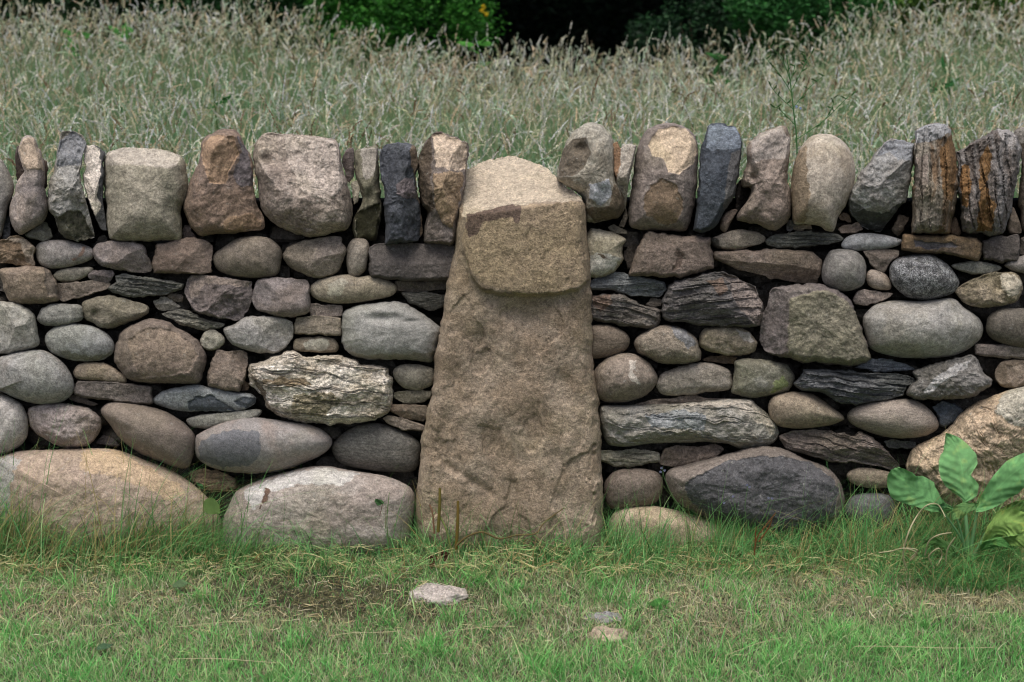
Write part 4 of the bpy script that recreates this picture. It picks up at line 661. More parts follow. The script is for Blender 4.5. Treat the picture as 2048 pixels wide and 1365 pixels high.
# a few long pale straws
for (x0, y0, x1, y1) in ((345, 1320, 560, 1326), (660, 1275, 800, 1262), (760, 1318, 790, 1272), (1450, 1312, 1570, 1275), (1710, 1298, 1990, 1296), (350, 1255, 500, 1245), (230, 1165, 350, 1125), (1030, 1255, 900, 1262)):
    a, b = at(x0, y0, 0.), at(x1, y1, 0.)
    def gp(px, py):
        rx, rz = rays(px, py); t = (.028-CAM[2])/rz; return np.array([rx*t, CAM[1]+t, .028])
    a, b = gp(x0, y0), gp(x1, y1); t = np.linspace(0, 1, 9)[:, None]; P = a*(1-t)+b*t; P[:, 1] += .006*np.sin(t[:, 0]*5+x0)+.012*np.abs(t[:, 0]-.6); P[:, 2] += .003*np.sin(t[:, 0]*math.pi)
    V = np.stack([P-[0, .0007, .0004], P+[0, .0007, .0007]], 1).reshape(-1, 3); j = np.arange(8); LW.append((V, np.stack([2*j, 2*j+1, 2*j+3, 2*j+2], 1), np.tile(lin('b8b08c'), (18, 1))))
n = 9000; cx = rng.uniform(-1.6, 1.6, 260); cy = rng.uniform(-1.05, -.12, 260); i = rng.integers(0, 260, n); x = cx[i]+rng.normal(0, .022, n); y = cy[i]+rng.normal(0, .018, n); gr, stw, bare, nn, px, py = lawn_maps(x, y)
keep = rng.random(n) < 1-.8*bare; x, y, gr = x[keep], y[keep], gr[keep]; n = len(x); c = pick(['8cd878', '74c46a', 'b0dc90', 'ccd0a0'], [4, 4, 3, 2], n)
LW.append(ribbons(np.c_[x, y, gz_(x, y)], np.clip(rng.normal(.055, .018, n), .02, .11), rng.uniform(0, 6.3, n), np.abs(rng.normal(.3, .2, n)), np.abs(rng.normal(.3, .3, n)), arr(n, .0034, .0009), c*.6, c, 4)[:3])
V, F, C = join(LW); lo = mesh_np('lawn_grass', V, F, GRASS, smooth=False, cols=C); tag(lo, 'short mown grass with dry clippings in front of the wall', 'lawn grass', None, 'stuff')

# --- rough grass along the foot of the wall
n = 30000; x = rng.uniform(-2.1, 2.1, n); y = -.02-np.abs(rng.normal(0, .085, n)); px = 1024+x/4.25*FPX
dens = np.interp(px, [0, 60, 200, 300, 420, 620, 760, 840, 1000, 1180, 1400, 1600, 1750, 1900, 2048], [1, .9, 1, .8, .7, .8, .35, .55, .5, .8, .9, 1, 1, 1, 1]); cl = fbm(np.c_[x*9, y*6, x*0+3], 3)
keep = rng.random(n) < dens*ss(-.7, .5, cl); x, y, px = x[keep], y[keep], px[keep]; n = len(x)
hm_ = np.interp(px, [0, 100, 250, 400, 620, 760, 840, 1000, 1200, 1400, 1600, 1800, 2048], [.26, .21, .25, .15, .17, .08, .14, .11, .13, .13, .16, .18, .20])
h = hm_*np.clip(rng.lognormal(-.1, .38, n), .3, 2.3); dry = (rng.random(n) < np.interp(px, [0, 250, 330, 420, 1500, 1700, 2048], [.4, .45, .25, .12, .15, .3, .35]))[:, None]
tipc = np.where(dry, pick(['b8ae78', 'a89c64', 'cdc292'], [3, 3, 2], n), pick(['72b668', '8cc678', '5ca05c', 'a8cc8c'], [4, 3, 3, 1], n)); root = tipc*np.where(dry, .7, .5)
swirl = np.interp(px, [0, 330, 380, 560, 640, 760, 1100, 2048], [1.2, 1.0, .2, .1, 2.8, 2.6, .9, .9])+rng.normal(0, 1.0, n)
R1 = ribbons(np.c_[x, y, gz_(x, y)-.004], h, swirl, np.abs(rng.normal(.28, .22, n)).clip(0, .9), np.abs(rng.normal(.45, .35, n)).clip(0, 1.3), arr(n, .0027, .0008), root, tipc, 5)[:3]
n = 800; x = rng.uniform(-1.7, 1.7, n); y = -.03-np.abs(rng.normal(0, .06, n)); c = pick(['6f9a55', '8f9a63', '4f8345'], [3, 2, 3], n)
R2 = ribbons(np.c_[x, y, gz_(x, y)], np.clip(rng.normal(.20, .07, n), .08, .36), rng.uniform(0, 6.3, n), np.abs(rng.normal(.15, .12, n)), np.abs(rng.normal(.2, .2, n)), arr(n, .0022, .0008), c*.7, c, 7)[:3]
n = 5200; x = rng.uniform(-2, 2, n); y = rng.uniform(-.26, -.02, n); R3 = lying(x, y, gz_(x, y)+rng.uniform(.01, .06, n), np.clip(rng.normal(.06, .03, n), .02, .16), arr(n, .0019, .0005), pick(['b9c088', 'cabf94', '8ab470', 'a89e70', '94784e'], [3, 3, 3, 2, 1], n), .35)
n = 2600; x = rng.normal(1.42, .17, n); y = rng.uniform(-.34, -.05, n); c = pick(['72b668', '8cc678', '5ca05c', 'b8ae78'], [4, 3, 3, 2], n)
R4 = ribbons(np.c_[x, y, gz_(x, y)], np.clip(rng.normal(.11, .05, n), .03, .28), rng.uniform(0, 6.3, n), np.abs(rng.normal(.3, .2, n)), np.abs(rng.normal(.5, .3, n)), arr(n, .0026, .0008), c*.6, c, 6)[:3]
V, F, C = join([R1, R2, R3, R4]); ro = mesh_np('rough_grass', V, F, GRASS, smooth=False, cols=C); tag(ro, 'long unmown grass growing along the foot of the wall', 'rough grass', None, 'stuff')

# ------------------------------------------------------------------ stones lying in the lawn
def gpt(px, py, z=0.):
    rx, rz = rays(px, py); t = (z-CAM[2])/rz; return np.array([rx*t, CAM[1]+t, z])
def ground_stone(label, A, B, px, py, w_, d_, h_, seed, **k):
    c = gpt(px, py); n, m = 72, 40; th = np.linspace(0, 2*math.pi, n, endpoint=False); ph = np.linspace(0.02, math.pi-.02, m)
    b = np.array([[math.sin(p)*math.cos(t), math.sin(p)*math.sin(t), math.cos(p)] for p in ph for t in th]); b = np.sign(b)*np.abs(b)**.85
    V = b*np.array([w_, d_, h_])*(1+.22*fbm(b*1.6+seed, 4))[:, None]
    F = np.array([[i*n+j, i*n+(j+1) % n, (i+1)*n+(j+1) % n, (i+1)*n+j] for i in range(m-1) for j in range(n)])
    o = mesh_np('ground_stone', V, F, stone_mat('ground_stone', A, B, **k), loc=(c[0], c[1], -.004)); return tag(o, label, 'stone', 'stones half sunk in the lawn')
ground_stone('white and pinkish stone sunk in scraped ground in front of the slab', '9d918a', '8c7c76', 875, 1196, .085, .055, .036, 2., crack=.5, lichen=.8)
ground_stone('small purplish grey stone in the lawn, behind the tan one', '77727a', '6b666b', 1210, 1243, .058, .03, .030, 5.)
ground_stone('small rounded tan stone in the lawn, nearer than the purplish one', '927f68', '82705a', 1216, 1280, .060, .038, .036, 8.)

# ------------------------------------------------------------------ broadleaf plant at the right
def tube(path, rad, mat, name, parent, colr, sides=8, label=None):
    P = np.array(path, float); n = len(P); rad = np.broadcast_to(rad, n); T = np.gradient(P, axis=0); T /= np.linalg.norm(T, axis=1)[:, None]
    up = np.array([.3, 1, .2]); A = np.cross(T, up); A /= np.linalg.norm(A, axis=1)[:, None]; B_ = np.cross(T, A); a = np.linspace(0, 2*math.pi, sides, endpoint=False)
    V = P[:, None]+rad[:, None, None]*(A[:, None]*np.cos(a)[None, :, None]+B_[:, None]*np.sin(a)[None, :, None]); V = V.reshape(-1, 3)
    F = np.array([[i*sides+j, i*sides+(j+1) % sides, (i+1)*sides+(j+1) % sides, (i+1)*sides+j] for i in range(n-1) for j in range(sides)])
    if parent is not None: V = V-np.array(parent.location)
    c = colr if isinstance(colr, np.ndarray) and colr.ndim == 2 else np.tile(np.asarray(colr, float), (len(V), 1))
    o = mesh_np(name, V, F, mat, parent, cols=c)
    if label: o['label'] = label
    return o
def bez(P, n=24):
    P = np.array(P, float); t = np.linspace(0, len(P)-1, n); out = []
    for s in t:
        i = min(int(s), len(P)-2); f = s-i; a, b, c, d = P[max(i-1, 0)], P[i], P[i+1], P[min(i+2, len(P)-1)]
        out.append(.5*((2*b)+(-a+c)*f+(2*a-5*b+4*c-d)*f*f+(-a+3*b-3*c+d)*f**3))
    return np.array(out)
def leaf(parent, mid, left, right, c, name='leaf', wav=.008, veins=9, seed=1., label=None, thick=.0012, fold=.25):
    """broad leaf: a 3D midrib (list of points) and half widths left/right sampled along it; veined, quilted blade with thickness"""
    n, m = 60, 16; M = bez(mid, n); t = np.linspace(0, 1, n); T = np.gradient(M, axis=0); T /= np.linalg.norm(T, axis=1)[:, None]
    view = M-CAM; S = np.cross(T, view); S /= np.linalg.norm(S, axis=1)[:, None]; Nn = np.cross(S, T)
    wl = np.interp(t, np.linspace(0, 1, len(left)), left); wr = np.interp(t, np.linspace(0, 1, len(right)), right)
    from_ = np.linspace(-1, 1, 2*m+1); V = []; Cc = []
    base = lin(c)*1.0
    for i in range(n):
        for s in from_:
            w_ = (wl[i] if s < 0 else wr[i]); a = abs(s); d = s*w_
            ve = math.sin((t[i]*veins-a*1.6)*2*math.pi); z = wav*.22*ve*a*(1-a*.5)*2+wav*1.6*math.sin(t[i]*9+seed+s*2)*a*a-fold*w_*(a**1.3)*.6
            V.append(M[i]+S[i]*d-Nn[i]*z)
            vv = 1-.0*a; k = 1.12 if a < .06 else 1+.10*max(0, ve-.75)*4*.6
            Cc.append(np.clip(base*k*(1+.06*math.sin(seed+t[i]*13+s*5)), 0, 1))
    V = np.array(V); Cc = np.array(Cc); nz_l = fbm(V*38+seed*7, 4); V = V+np.repeat(Nn, 2*m+1, 0)*(nz_l*.0035)[:, None]; Cc = np.clip(Cc*(1+.16*fbm(V*60+seed, 3))[:, None]*(1+np.array([.9, .25, .1])*ss(.32, .6, fbm(V*24+seed*3, 3))[:, None]*.5), 0, 1); K = 2*m+1; nn = len(V)
    V2 = V+np.repeat(Nn, K, 0)*thick; q = np.arange(nn).reshape(n, K)
    F = np.stack([q[:-1, :-1], q[:-1, 1:], q[1:, 1:], q[1:, :-1]], -1).reshape(-1, 4)
    o = mesh_np(name, np.concatenate([V, V2])-np.array(parent.location), np.concatenate([F, F[:, ::-1]+nn]), LEAF, parent, cols=np.concatenate([Cc, Cc]))
    if label: o['label'] = label
    return o
k_ = 2.65
def kp(x, y, Y): return at(1348+x/k_, 850+y/k_, Y)
root = gpt(1930, 1135); root[2] = gz_(root[0:1], root[1:2])[0]
plant = empty('broadleaf_plant', [float(v) for v in root], 'broadleaf plant with big quilted green leaves growing against the tan rock', 'plant')
m_ = .00151*1.0/k_*.97
def hw(*a): return [v*m_ for v in a]
leaf(plant, [kp(1535, 425, -.17), kp(1545, 380, -.17), kp(1535, 290, -.165), kp(1520, 200, -.15), kp(1490, 110, -.12), kp(1440, 50, -.09)], hw(6, 14, 60, 75, 40, 85, 90, 60, 30, 2), hw(6, 16, 60, 100, 118, 122, 112, 90, 55, 2), '98d68e', seed=1., label='tall upright leaf, middle of the plant')
leaf(plant, [kp(1470, 455, -.20), kp(1400, 425, -.20), kp(1310, 370, -.205), kp(1230, 310, -.21), kp(1185, 225, -.21)], hw(4, 20, 45, 95, 90, 70, 60, 2), hw(4, 25, 48, 62, 85, 110, 80, 45), '90d088', seed=2.3, fold=.15, label='left leaf with a torn squarish tip')
leaf(plant, [kp(1600, 455, -.20), kp(1650, 410, -.21), kp(1730, 320, -.23), kp(1820, 240, -.25), kp(1930, 180, -.26), kp(2010, 165, -.26)], hw(5, 35, 70, 95, 90, 70, 45, 2), hw(5, 30, 45, 60, 70, 60, 40, 2), '90d088', seed=3.1, label='right leaf reaching out of view')
leaf(plant, [kp(1600, 425, -.24), kp(1545, 440, -.27), kp(1500, 470, -.29), kp(1480, 505, -.30)], hw(4, 30, 34, 28, 3), hw(4, 26, 40, 34, 3), '7cac68', seed=4., veins=5, label='small leaf bent towards the lawn')
leaf(plant, [kp(1480, 440, -.22), kp(1440, 430, -.25), kp(1400, 440, -.27), kp(1340, 432, -.27)], hw(4, 14, 20, 14, 2), hw(4, 14, 24, 16, 2), '6aa466', seed=5., veins=5)
leaf(plant, [kp(1640, 640, -.22), kp(1700, 560, -.26), kp(1760, 520, -.29), kp(1850, 520, -.31), kp(1960, 560, -.32)], hw(5, 40, 70, 75, 60, 2), hw(5, 40, 60, 70, 50, 2), 'a8d074', seed=6., label='lower yellowish green leaf at the right edge')
leaf(plant, [kp(1680, 520, -.16), kp(1760, 470, -.15), kp(1860, 440, -.14), kp(1960, 430, -.14)], hw(5, 30, 50, 50, 2), hw(5, 30, 45, 45, 2), '7da456', seed=7.)
leaf(plant, [kp(1720, 620, -.24), kp(1790, 600, -.29), kp(1870, 610, -.33), kp(1950, 650, -.35)], hw(5, 40, 50, 2), hw(5, 45, 55, 2), 'a0c870', seed=8., veins=6)
leaf(plant, [kp(1600, 700, -.24), kp(1660, 640, -.27), kp(1730, 620, -.29), kp(1790, 650, -.30)], hw(3, 24, 28, 2), hw(3, 22, 26, 2), '6aa85c', seed=9., veins=6)
leaf(plant, [kp(1500, 700, -.24), kp(1440, 640, -.26), kp(1370, 620, -.28), kp(1310, 650, -.28)], hw(3, 20, 24, 2), hw(3, 20, 22, 2), '72a45c', seed=10., veins=6)
for (x0, y0, x1, y1, Y0, Y1, rr) in ((1560, 720, 1540, 420, -.20, -.17, .0085), (1570, 720, 1400, 430, -.20, -.20, .005), (1570, 715, 1610, 450, -.20, -.20, .007), (1580, 715, 1650, 600, -.21, -.22, .006), (1555, 720, 1440, 620, -.2, -.22, .004), (1590, 710, 1690, 515, -.19, -.16, .005), (1550, 715, 1490, 470, -.21, -.22, .0045)):
    tube(bez([kp(x0, y0, Y0), kp((x0+x1)/2+(x1-x0)*-.12, (y0+y1)/2, (Y0+Y1)/2), kp(x1, y1, Y1)], 16), np.linspace(rr, rr*.55, 16), STEM, 'stalk', plant, lin('6d9a68'))
# bent dry straw stalks beside it
ds = empty('dry_stalk', [float(v) for v in gpt(1818, 1150)], 'pale bent dry stalks arching in front of the broadleaf plant', 'dry stalk')
for P in ([(1250, 800), (1215, 700), (1240, 580), (1290, 480), (1345, 425), (1400, 425), (1438, 490)], [(1250, 720), (1285, 680), (1220, 655), (1150, 670), (1085, 678)], [(1330, 690), (1350, 620), (1400, 585), (1470, 572)], [(1440, 740), (1450, 660), (1490, 595)], [(1380, 760), (1350, 700), (1400, 655), (1420, 690), (1400, 740)], [(1260, 700), (1290, 665), (1230, 652)]):
    tube(bez([kp(a, b, -.27-.02*i % .05) for i, (a, b) in enumerate(P)], 36), np.linspace(.0026, .0017, 36), STEM, 'stalk', ds, lin('b5ab8a'), 6)
# cut woody stems and runner at the foot of the slab
j_ = 2.926
def jp(x, y, Y): return at(650+x/j_, 900+y/j_, Y)
cs_ = empty('cut_weed_stem', [float(v) for v in gpt(905, 1095)], 'stumps of a cut weed with a brown runner at the slab foot', 'weed stump')
for (x0, y0, x1, y1, rr, c) in ((662, 420, 672, 225, .0055, '6d6430'), (768, 520, 778, 300, .0058, '72602f'), (640, 430, 612, 320, .003, '80604a'), (745, 560, 668, 380, .0035, '7d8a50')):
    tube(bez([jp(x0, y0+60, -.12), jp((x0+x1)/2+4, (y0+y1)/2, -.12), jp(x1, y1, -.115)], 12), np.linspace(rr, rr*.75, 12), STEM, 'stem', cs_, lin(c))
tube(bez([jp(770, 560, -.13), jp(830, 510, -.13), jp(920, 482, -.135), (jp(1020, 520, -.14)), jp(1120, 500, -.14), jp(1230, 490, -.13), jp(1290, 420, -.11), jp(1400, 340, -.08)], 50), np.linspace(.0035, .0016, 50), STEM, 'runner', cs_, lin('5f5230'))
def simple_leaf(name, label, cat, P0, u, v, ln, wd, c, cup=.2, parent=None, ser=0, lift=.002, seedv=1.):
    """small leaf as a closed thin blade; P0 base, u along, v across"""
    n, m = 22, 6; u = np.array(u, float); u /= np.linalg.norm(u); v = np.array(v, float); v -= u*(v@u); v /= np.linalg.norm(v); w_ = np.cross(u, v); V = []
    for i in range(n):
        t = i/(n-1); ww = wd*.5*math.sin(math.pi*min(1, t**.75))**.8*(1+(.16*(i % 2) if ser else 0))
        for s in np.linspace(-1, 1, 2*m+1): V.append(np.array(P0)+u*ln*t+v*ww*s+w_*(cup*ww*abs(s)+.15*ln*t*t+.002*math.sin(seedv+t*9+s*3)))
    V = np.array(V); K = 2*m+1; q = np.arange(len(V)).reshape(n, K); F = np.stack([q[:-1, :-1], q[:-1, 1:], q[1:, 1:], q[1:, :-1]], -1).reshape(-1, 4); nn = len(V)
    off = np.array(parent.location) if parent is not None else np.array(P0); A = np.concatenate([V, V+w_*.0008])-off
    o = mesh_np(name, A, np.concatenate([F, F[:, ::-1]+nn]), LEAF, parent, cols=np.tile(lin(c), (2*nn, 1)), loc=None if parent is not None else [float(x) for x in P0])
    if parent is None: tag(o, label, cat)
    return o
for i, (x, y, ln, wd, c, lb) in enumerate(((610, 670, .045, .04, '6d3f2e', 'crumpled red-brown dead leaf on the grass before the slab'), (690, 640, .034, .034, '5f3a2c', 'smaller dark brown dead leaf just right of the crumpled one'))):
    p = jp(x, y, -.16); simple_leaf('dead_leaf', lb, 'dead leaf', p, (.7, -.2, .6), (.2, .3, .8), ln, wd, c, cup=.6, seedv=i*2.)
for (px, py, ln, wd, c, lb, u) in ((345, 1170, .055, .034, '7d9a6e', 'pale green fallen leaf lying on the lawn at left', (1, -.25, .06)), (915, 1140, .035, .04, '6f9a62', 'rounded pale green leaf in the grass before the slab', (.2, -.6, .5)), (190, 1298, .05, .022, '6b8f6a', 'narrow grey-green leaf in the lawn at lower left', (1, .1, .08)), (1300, 1208, .06, .03, '5c9a4c', 'bright green leaf lying in the lawn right of centre', (1, -.2, .1))):
    p = gpt(px, py, .025); simple_leaf('fallen_leaf', lb, 'leaf', p, u, (0, 1, .35), ln, wd, c)
# nettle seedling between the two big left boulders
ns = empty('nettle_seedling', [float(v) for v in gpt(428, 1085)], 'thin nettle seedling with one toothed leaf between two boulders', 'seedling')
def ip(x, y, Y): return at(x/j_, 900+y/j_, Y)
tube(bez([ip(1245, 580, -.11), ip(1247, 420, -.11), ip(1245, 290, -.10)], 14), np.linspace(.002, .0012, 14), STEM, 'stem', ns, lin('6d4a38'), 6)
tube(bez([ip(1212, 560, -.11), ip(1190, 360, -.11), ip(1196, 220, -.11), ip(1205, 80, -.1)], 14), np.linspace(.0016, .001, 14), STEM, 'stem', ns, lin('6d7a48'), 6)
simple_leaf('leaf', None, None, ip(1195, 300, -.12), (.75, -.15, -.45), (.4, 0, 1), .062, .05, '86a860', parent=ns, ser=1, cup=.1)
simple_leaf('leaf', None, None, ip(1190, 225, -.11), (-.7, -.2, .7), (.6, 0, .7), .028, .012, '5e8f58', parent=ns)
# herb with round leaves on the pinkish boulder
hb = empty('round_leaved_weed', [float(v) for v in gpt(776, 1090)], 'upright weed with round leaves in front of the pinkish grey boulder', 'weed')
tube(bez([jp(375, 560, -.14), jp(362, 420, -.14), jp(376, 250, -.13)], 14), np.linspace(.0022, .001, 14), STEM, 'stem', hb, lin('5d7a45'), 6)
simple_leaf('leaf', None, None, jp(290, 300, -.15), (1, -.1, -.05), (0, -.3, 1), .03, .024, '6a9a60', parent=hb)
tube(bez([jp(320, 388, -.14), jp(330, 345, -.15), jp(338, 312, -.15)], 8), .001, STEM, 'stem', hb, lin('76594a'), 5)
# forget-me-nots
def forget(label, stems):
    x0, y0, Y0 = stems[0][0][0]; p = at(x0, y0, Y0); e = empty('forget_me_not', [float(v) for v in p], label, 'flower', 'pale blue forget-me-nots at the foot of the wall')
    for path, flowers in stems:
        tube(bez([at(a, b, c) for a, b, c in path], 18), np.linspace(.0013, .0007, 18), STEM, 'stem', e, lin('5d7f4f'), 5)
        for (a, b, c) in flowers:
            ctr = at(a, b, c); V, F = [], []
            for k in range(5):
                an = k*2*math.pi/5+a; dx, dz = math.cos(an), math.sin(an); px_, pz = -dz, dx; o = len(V); r1 = .0042
                for (u, v_) in ((0, 0), (.55, .42), (1, .25), (1.05, -.2), (.55, -.42)): V.append(ctr+np.array([dx*u*r1+px_*v_*r1, -.001-.0006*u, dz*u*r1+pz*v_*r1]))
                F += [[o, o+1, o+2, o+3], [o, o+3, o+4, o]]
            V = np.array(V); F = [f if len(set(f)) == 4 else [f[0], f[1], f[2], f[2]] for f in F]
            F = [f for f in F if len(set(f)) == 4]+[]
            mesh_np('flower', V-np.array(e.location), np.array(F), LEAF, e, smooth=False, cols=np.tile(lin('b4b9e0'), (len(V), 1)))
forget('forget-me-not with tiny pale blue flowers before the dark-faced boulder', [([(1500, 1080, -.16), (1490, 1020, -.17), (1496, 972, -.17)], [(1494, 970, -.172), (1499, 974, -.172)]), ([(1500, 1080, -.16), (1475, 1030, -.17), (1466, 995, -.17)], [(1466, 993, -.172), (1448, 1006, -.172)]), ([(1500, 1080, -.16), (1530, 1030, -.17), (1541, 999, -.17)], [(1537, 996, -.172), (1544, 997, -.172)])])
forget('forget-me-not with a long arching stem in front of the round brown pebble', [([(1400, 1060, -.15), (1350, 1000, -.15), (1330, 960, -.15), (1325, 937, -.15)], [(1323, 936, -.152), (1329, 941, -.152), (1321, 944, -.152)])])
# reddish dry dock stem before the dark boulder
dk = empty('dry_dock_stem', [float(v) for v in gpt(1515, 1095)], 'rusty brown dry stem leaning in front of the dark-faced boulder', 'dry stem')
for P in ([(425, 690), (440, 600), (490, 530), (540, 465)], [(430, 640), (432, 580), (436, 540)], [(450, 620), (500, 550), (520, 500)]):
    tube(bez([kp(a, b, -.19) for a, b in P], 14), np.linspace(.0024, .0012, 14), STEM, 'stem', dk, lin('6f4526'), 6)

# ------------------------------------------------------------------ tall weed in the meadow behind the wall
tw = empty('tall_weed', [float(v) for v in at(1598, 330, .7)], 'tall slender branching green weed rising from the meadow above the cope', 'weed')
def tp(x, y, Y=.7): return at(x, y, Y)
cst = lin('4d7a45')
tube(bez([tp(1598, 520), tp(1594, 300), tp(1588, 230), tp(1580, 160), tp(1573, 110)], 26), np.linspace(.0032, .0014, 26), STEM, 'stem', tw, cst, 6)
for P in ([(1585, 190), (1560, 150), (1530, 115)], [(1584, 180), (1605, 140), (1625, 105)], [(1580, 160), (1565, 120), (1545, 98)], [(1580, 165), (1590, 130), (1586, 100)], [(1587, 215), (1620, 175), (1650, 150)], [(1588, 220), (1555, 190), (1540, 170)], [(1592, 280), (1650, 240), (1690, 200), (1705, 190)], [(1650, 240), (1665, 215), (1668, 195)], [(1590, 250), (1560, 220), (1548, 215)], [(1605, 140), (1612, 120), (1608, 104)]):
    P3 = bez([tp(a, b, .7+.01*i) for i, (a, b) in enumerate(P)], 14); tube(P3, np.linspace(.0016, .0009, 14), STEM, 'branch', tw, cst, 5)
    e = P3[-1]
    for q in range(4): d = P3[3+q*3]; simple_leaf('leaf', None, None, d, (rng.normal(), -.3, .8), (rng.normal(), 1, 0), .02, .004, '5a8a4c', parent=tw)
for (a, b) in ((1592, 211), (1600, 214)):
    simple_leaf('petal', None, None, tp(a, b, .68), (.3, -.2, -1), (1, 0, 0), .012, .008, 'a9bfe0', parent=tw)

# ------------------------------------------------------------------ shrubs and wood behind the meadow
def cloud(n, fn, size, cols, wts, flat=.5):
    P = fn(n); n = len(P); a = rng.normal(size=(n, 3)); a[:, 2] *= flat; a /= np.linalg.norm(a, axis=1)[:, None]; b = np.cross(a, rng.normal(size=(n, 3))); b /= np.linalg.norm(b, axis=1)[:, None]
    s = (size*rng.uniform(.6, 1.3, n))[:, None]; V = np.stack([P-a*s, P+b*s*.42, P+a*s, P-b*s*.42], 1).reshape(-1, 3); C = np.repeat(pick(cols, wts, n, s=.2), 4, 0)
    return V, np.arange(4*n).reshape(-1, 4), C
def clumps(cx, cy, cz, rx, ry, rz, k, sub=.33):
    Cn = rng.normal(size=(k, 3)); Cn /= np.linalg.norm(Cn, axis=1)[:, None]; Cn *= rng.uniform(.35, 1, (k, 1))**.5; Cn = Cn*np.array([rx, ry, rz])+np.array([cx, cy, cz]); rr = sub*min(rx, rz)*rng.uniform(.6, 1.3, k)
    def fn(n):
        i = rng.integers(0, k, n); d = rng.normal(size=(n, 3)); d /= np.linalg.norm(d, axis=1)[:, None]; return Cn[i]+d*(rr[i]*rng.uniform(.6, 1.05, n))[:, None]
    return fn
def shrub(name, label, cat, px, base_py, Y, wid, hei, n, size, cols, wts, k=70, group=None, sub=.3, flat=.5, stems=5):
    x = float(at(px, base_py, Y)[0]); z = float(gz_(np.array([x]), np.array([float(Y)]))[0]); e = empty(name, (x, Y, z), label, cat, group)
    V, F, C = cloud(n, clumps(0, 0, hei*.52, wid, wid*.6, hei*.5, k, sub), size, cols, wts, flat); V[:, 2] = np.maximum(V[:, 2], .02)
    mesh_np('crown', V, F, WOODLEAF, e, smooth=False, cols=C)
    for s in range(stems):
        a = rng.uniform(-.5, .5); tube(bez([(x+a*.2, Y, z-.05), (x+a*wid*.5, Y, z+hei*.3), (x+a*wid*1.2, Y+rng.uniform(-.2, .2), z+hei*.75)], 10), np.linspace(.02, .006, 10), STEM, 'stem', e, lin('3c3326'), 6)
    return e
GS = 'shrubs beyond the meadow'
shrub('flowering_shrub', 'bright green bushy shrub with a few yellow flowers, left of the dark gap', 'shrub', 800, 60, 14.2, 1.15, 2.1, 26000, .034, ['2f6b22', '3d7d2b', '27591f', '4c8c35'], [4, 4, 3, 1], 120, GS, .24)
fx = bpy.data.objects['flowering_shrub']
for (px, py) in ((965, 22), (972, 28), (968, 14)):
    p = at(px, py, 13.3); V, F, C = cloud(26, lambda n: p+rng.normal(0, .012, (n, 3)), .02, ['d9b91c', 'e0c634'], [1, 1]); mesh_np('yellow_flower', V-np.array(fx.location), F, LEAF, fx, smooth=False, cols=C)
shrub('dense_shrub', 'dark green leafy shrub behind the grass at far left', 'shrub', 120, 60, 15.5, 1.9, 1.75, 24000, .05, ['1f3d22', '27482a', '2f5530'], [3, 3, 1], 90, GS)
shrub('dense_shrub', 'mid green shrub between the far left shrub and the flowering one', 'shrub', 440, 60, 15.2, 1.3, 1.85, 18000, .045, ['27502a', '2f5f2c', '1f4022'], [3, 2, 3], 80, GS)
shrub('dense_shrub', 'fresh green low shrub rising from the grass right of the dark gap', 'shrub', 1620, 60, 13.6, 1.0, 1.62, 15000, .036, ['2e6330', '3a7438', '2a5529'], [3, 3, 2], 80, GS)
shrub('yellowish_shrub', 'yellow-green upright shrub at the upper right', 'shrub', 1880, 60, 13.8, 1.05, 1.75, 16000, .045, ['5a7a35', '46692c', '6b8a40', '345826'], [3, 3, 2, 2], 90, GS, .25, 2.5)
shrub('dense_shrub', 'dark green shrub in the upper right corner', 'shrub', 2080, 60, 15.6, 1.6, 2.1, 15000, .05, ['24452a', '2c5230', '1d3822'], [3, 2, 3], 80, GS)
shrub('dense_shrub', 'low dark shrub at the right side of the dark gap', 'shrub', 1400, 60, 14.6, .9, 1.42, 12000, .04, ['1f3d24', '284c2b', '1a3320'], [3, 2, 3], 70, GS)
# broad dock leaves showing among the far grass
def dock(px, py, Y, n, label, hgt=.8, size=.09, c='3d7a38'):
    p = at(px, py, Y); x, y = float(p[0]), float(Y); z = float(gz_(np.array([x]), np.array([y]))[0]); e = empty('dock_plant', (x, y, z), label, 'plant', 'broad leaved docks in the meadow'); h = float(p[2])-z
    for i in range(n):
        a = rng.uniform(0, 6.28); P0 = (x+rng.normal(0, .05), y+rng.normal(0, .05), z+h*rng.uniform(.75, 1.0)); simple_leaf('leaf', None, None, P0, (math.cos(a), math.sin(a)*.5-.3, rng.uniform(-.1, .7)), (math.sin(a), .3, .6), size*rng.uniform(1.2, 2.), size*.55, c, parent=e)
    tube(bez([(x, y, z), (x+.02, y, z+h*.5), (x, y, z+h)], 8), .006, STEM, 'stem', e, lin('4d6b3c'), 6)
dock(425, 165, 4.2, 4, 'broad dark green dock leaves low in the meadow at left', size=.05)
dock(150, 60, 8.5, 7, 'pale green dock leaves at the far left of the meadow', size=.10, c='4a8a3c')
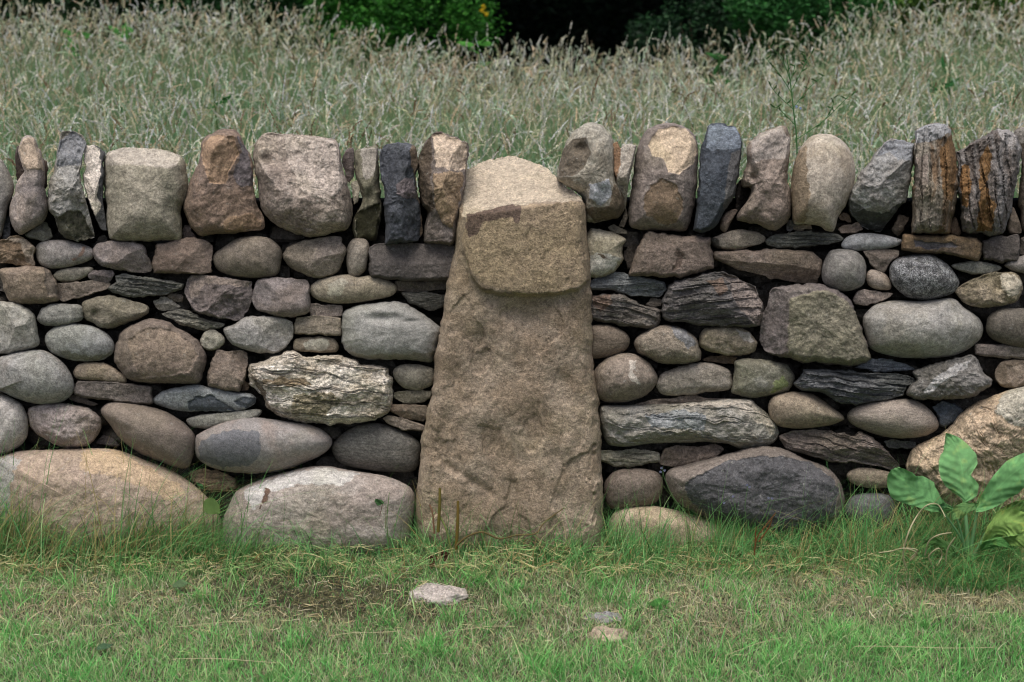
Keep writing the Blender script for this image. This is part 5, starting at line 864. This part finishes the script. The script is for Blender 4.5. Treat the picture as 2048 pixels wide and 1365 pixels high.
dock(255, 55, 8.8, 6, 'green dock leaves second from left near the dark shrubs', size=.09, c='4a8a3c')
dock(955, 75, 9.5, 6, 'bright green dock leaf at the right side of the flowering shrub', size=.10, c='4f9438')
dock(1900, 120, 6.6, 7, 'dark broad dock leaves in the right part of the meadow', size=.06, c='2f6a33')
dock(1440, 110, 8., 7, 'low green dock leaves under the dark gap at right', size=.07, c='3a7034')
# the wood: dark mass of foliage with an overhanging canopy that shades its inside
def wood_fn(n):
    x = rng.uniform(-16, 16, n); z = 8*rng.random(n)**1.2; d = 19.+1.2*perlin(np.c_[x*.5, z*.5, x*0+2])+rng.exponential(.6, n); gap = np.exp(-((x-1.6)/3.0)**2)
    d = d-np.clip(z-2.6, 0, 5)*.9+gap*1.5*(z < 2.6); return np.c_[x, d, z+gz_(x, d)]
V, F, C = cloud(110000, wood_fn, .085, ['1a2c1c', '203622', '14231a'], [3, 2, 3])
def canopy(n):
    x = rng.uniform(-16, 16, n); y = rng.uniform(14.2, 24, n); z = 4.6+.8*perlin(np.c_[x*.7, y*.7, x*0+5])+rng.normal(0, .35, n)-.0*(y-14); return np.c_[x, y, z]
V2, F2, C2 = cloud(60000, canopy, .16, ['1f3822', '182c1b'], [1, 1], 1.)
x = np.linspace(-18, 18, 90); z = np.linspace(-.3, 9, 30); XX, ZZ = np.meshgrid(x, z); YY = 22.+.6*perlin(np.c_[XX.ravel(), ZZ.ravel(), XX.ravel()*0]); q = np.arange(XX.size).reshape(XX.shape)
V3 = np.c_[XX.ravel(), YY, ZZ.ravel()+.3]; F3 = np.stack([q[:-1, :-1], q[:-1, 1:], q[1:, 1:], q[1:, :-1]], -1).reshape(-1, 4)
V, F, C = join([(V, F, C), (V2, F2, C2), (V3, F3, np.tile(lin('0e1610'), (len(V3), 1)))])  # near-black backing sheet: the wood's inner shade put into its colour
wd_ = mesh_np('woodland', V, F, WOODLEAF, smooth=False, cols=C); tag(wd_, 'dark shaded wood closing the view behind the meadow', 'woodland', None, 'stuff')
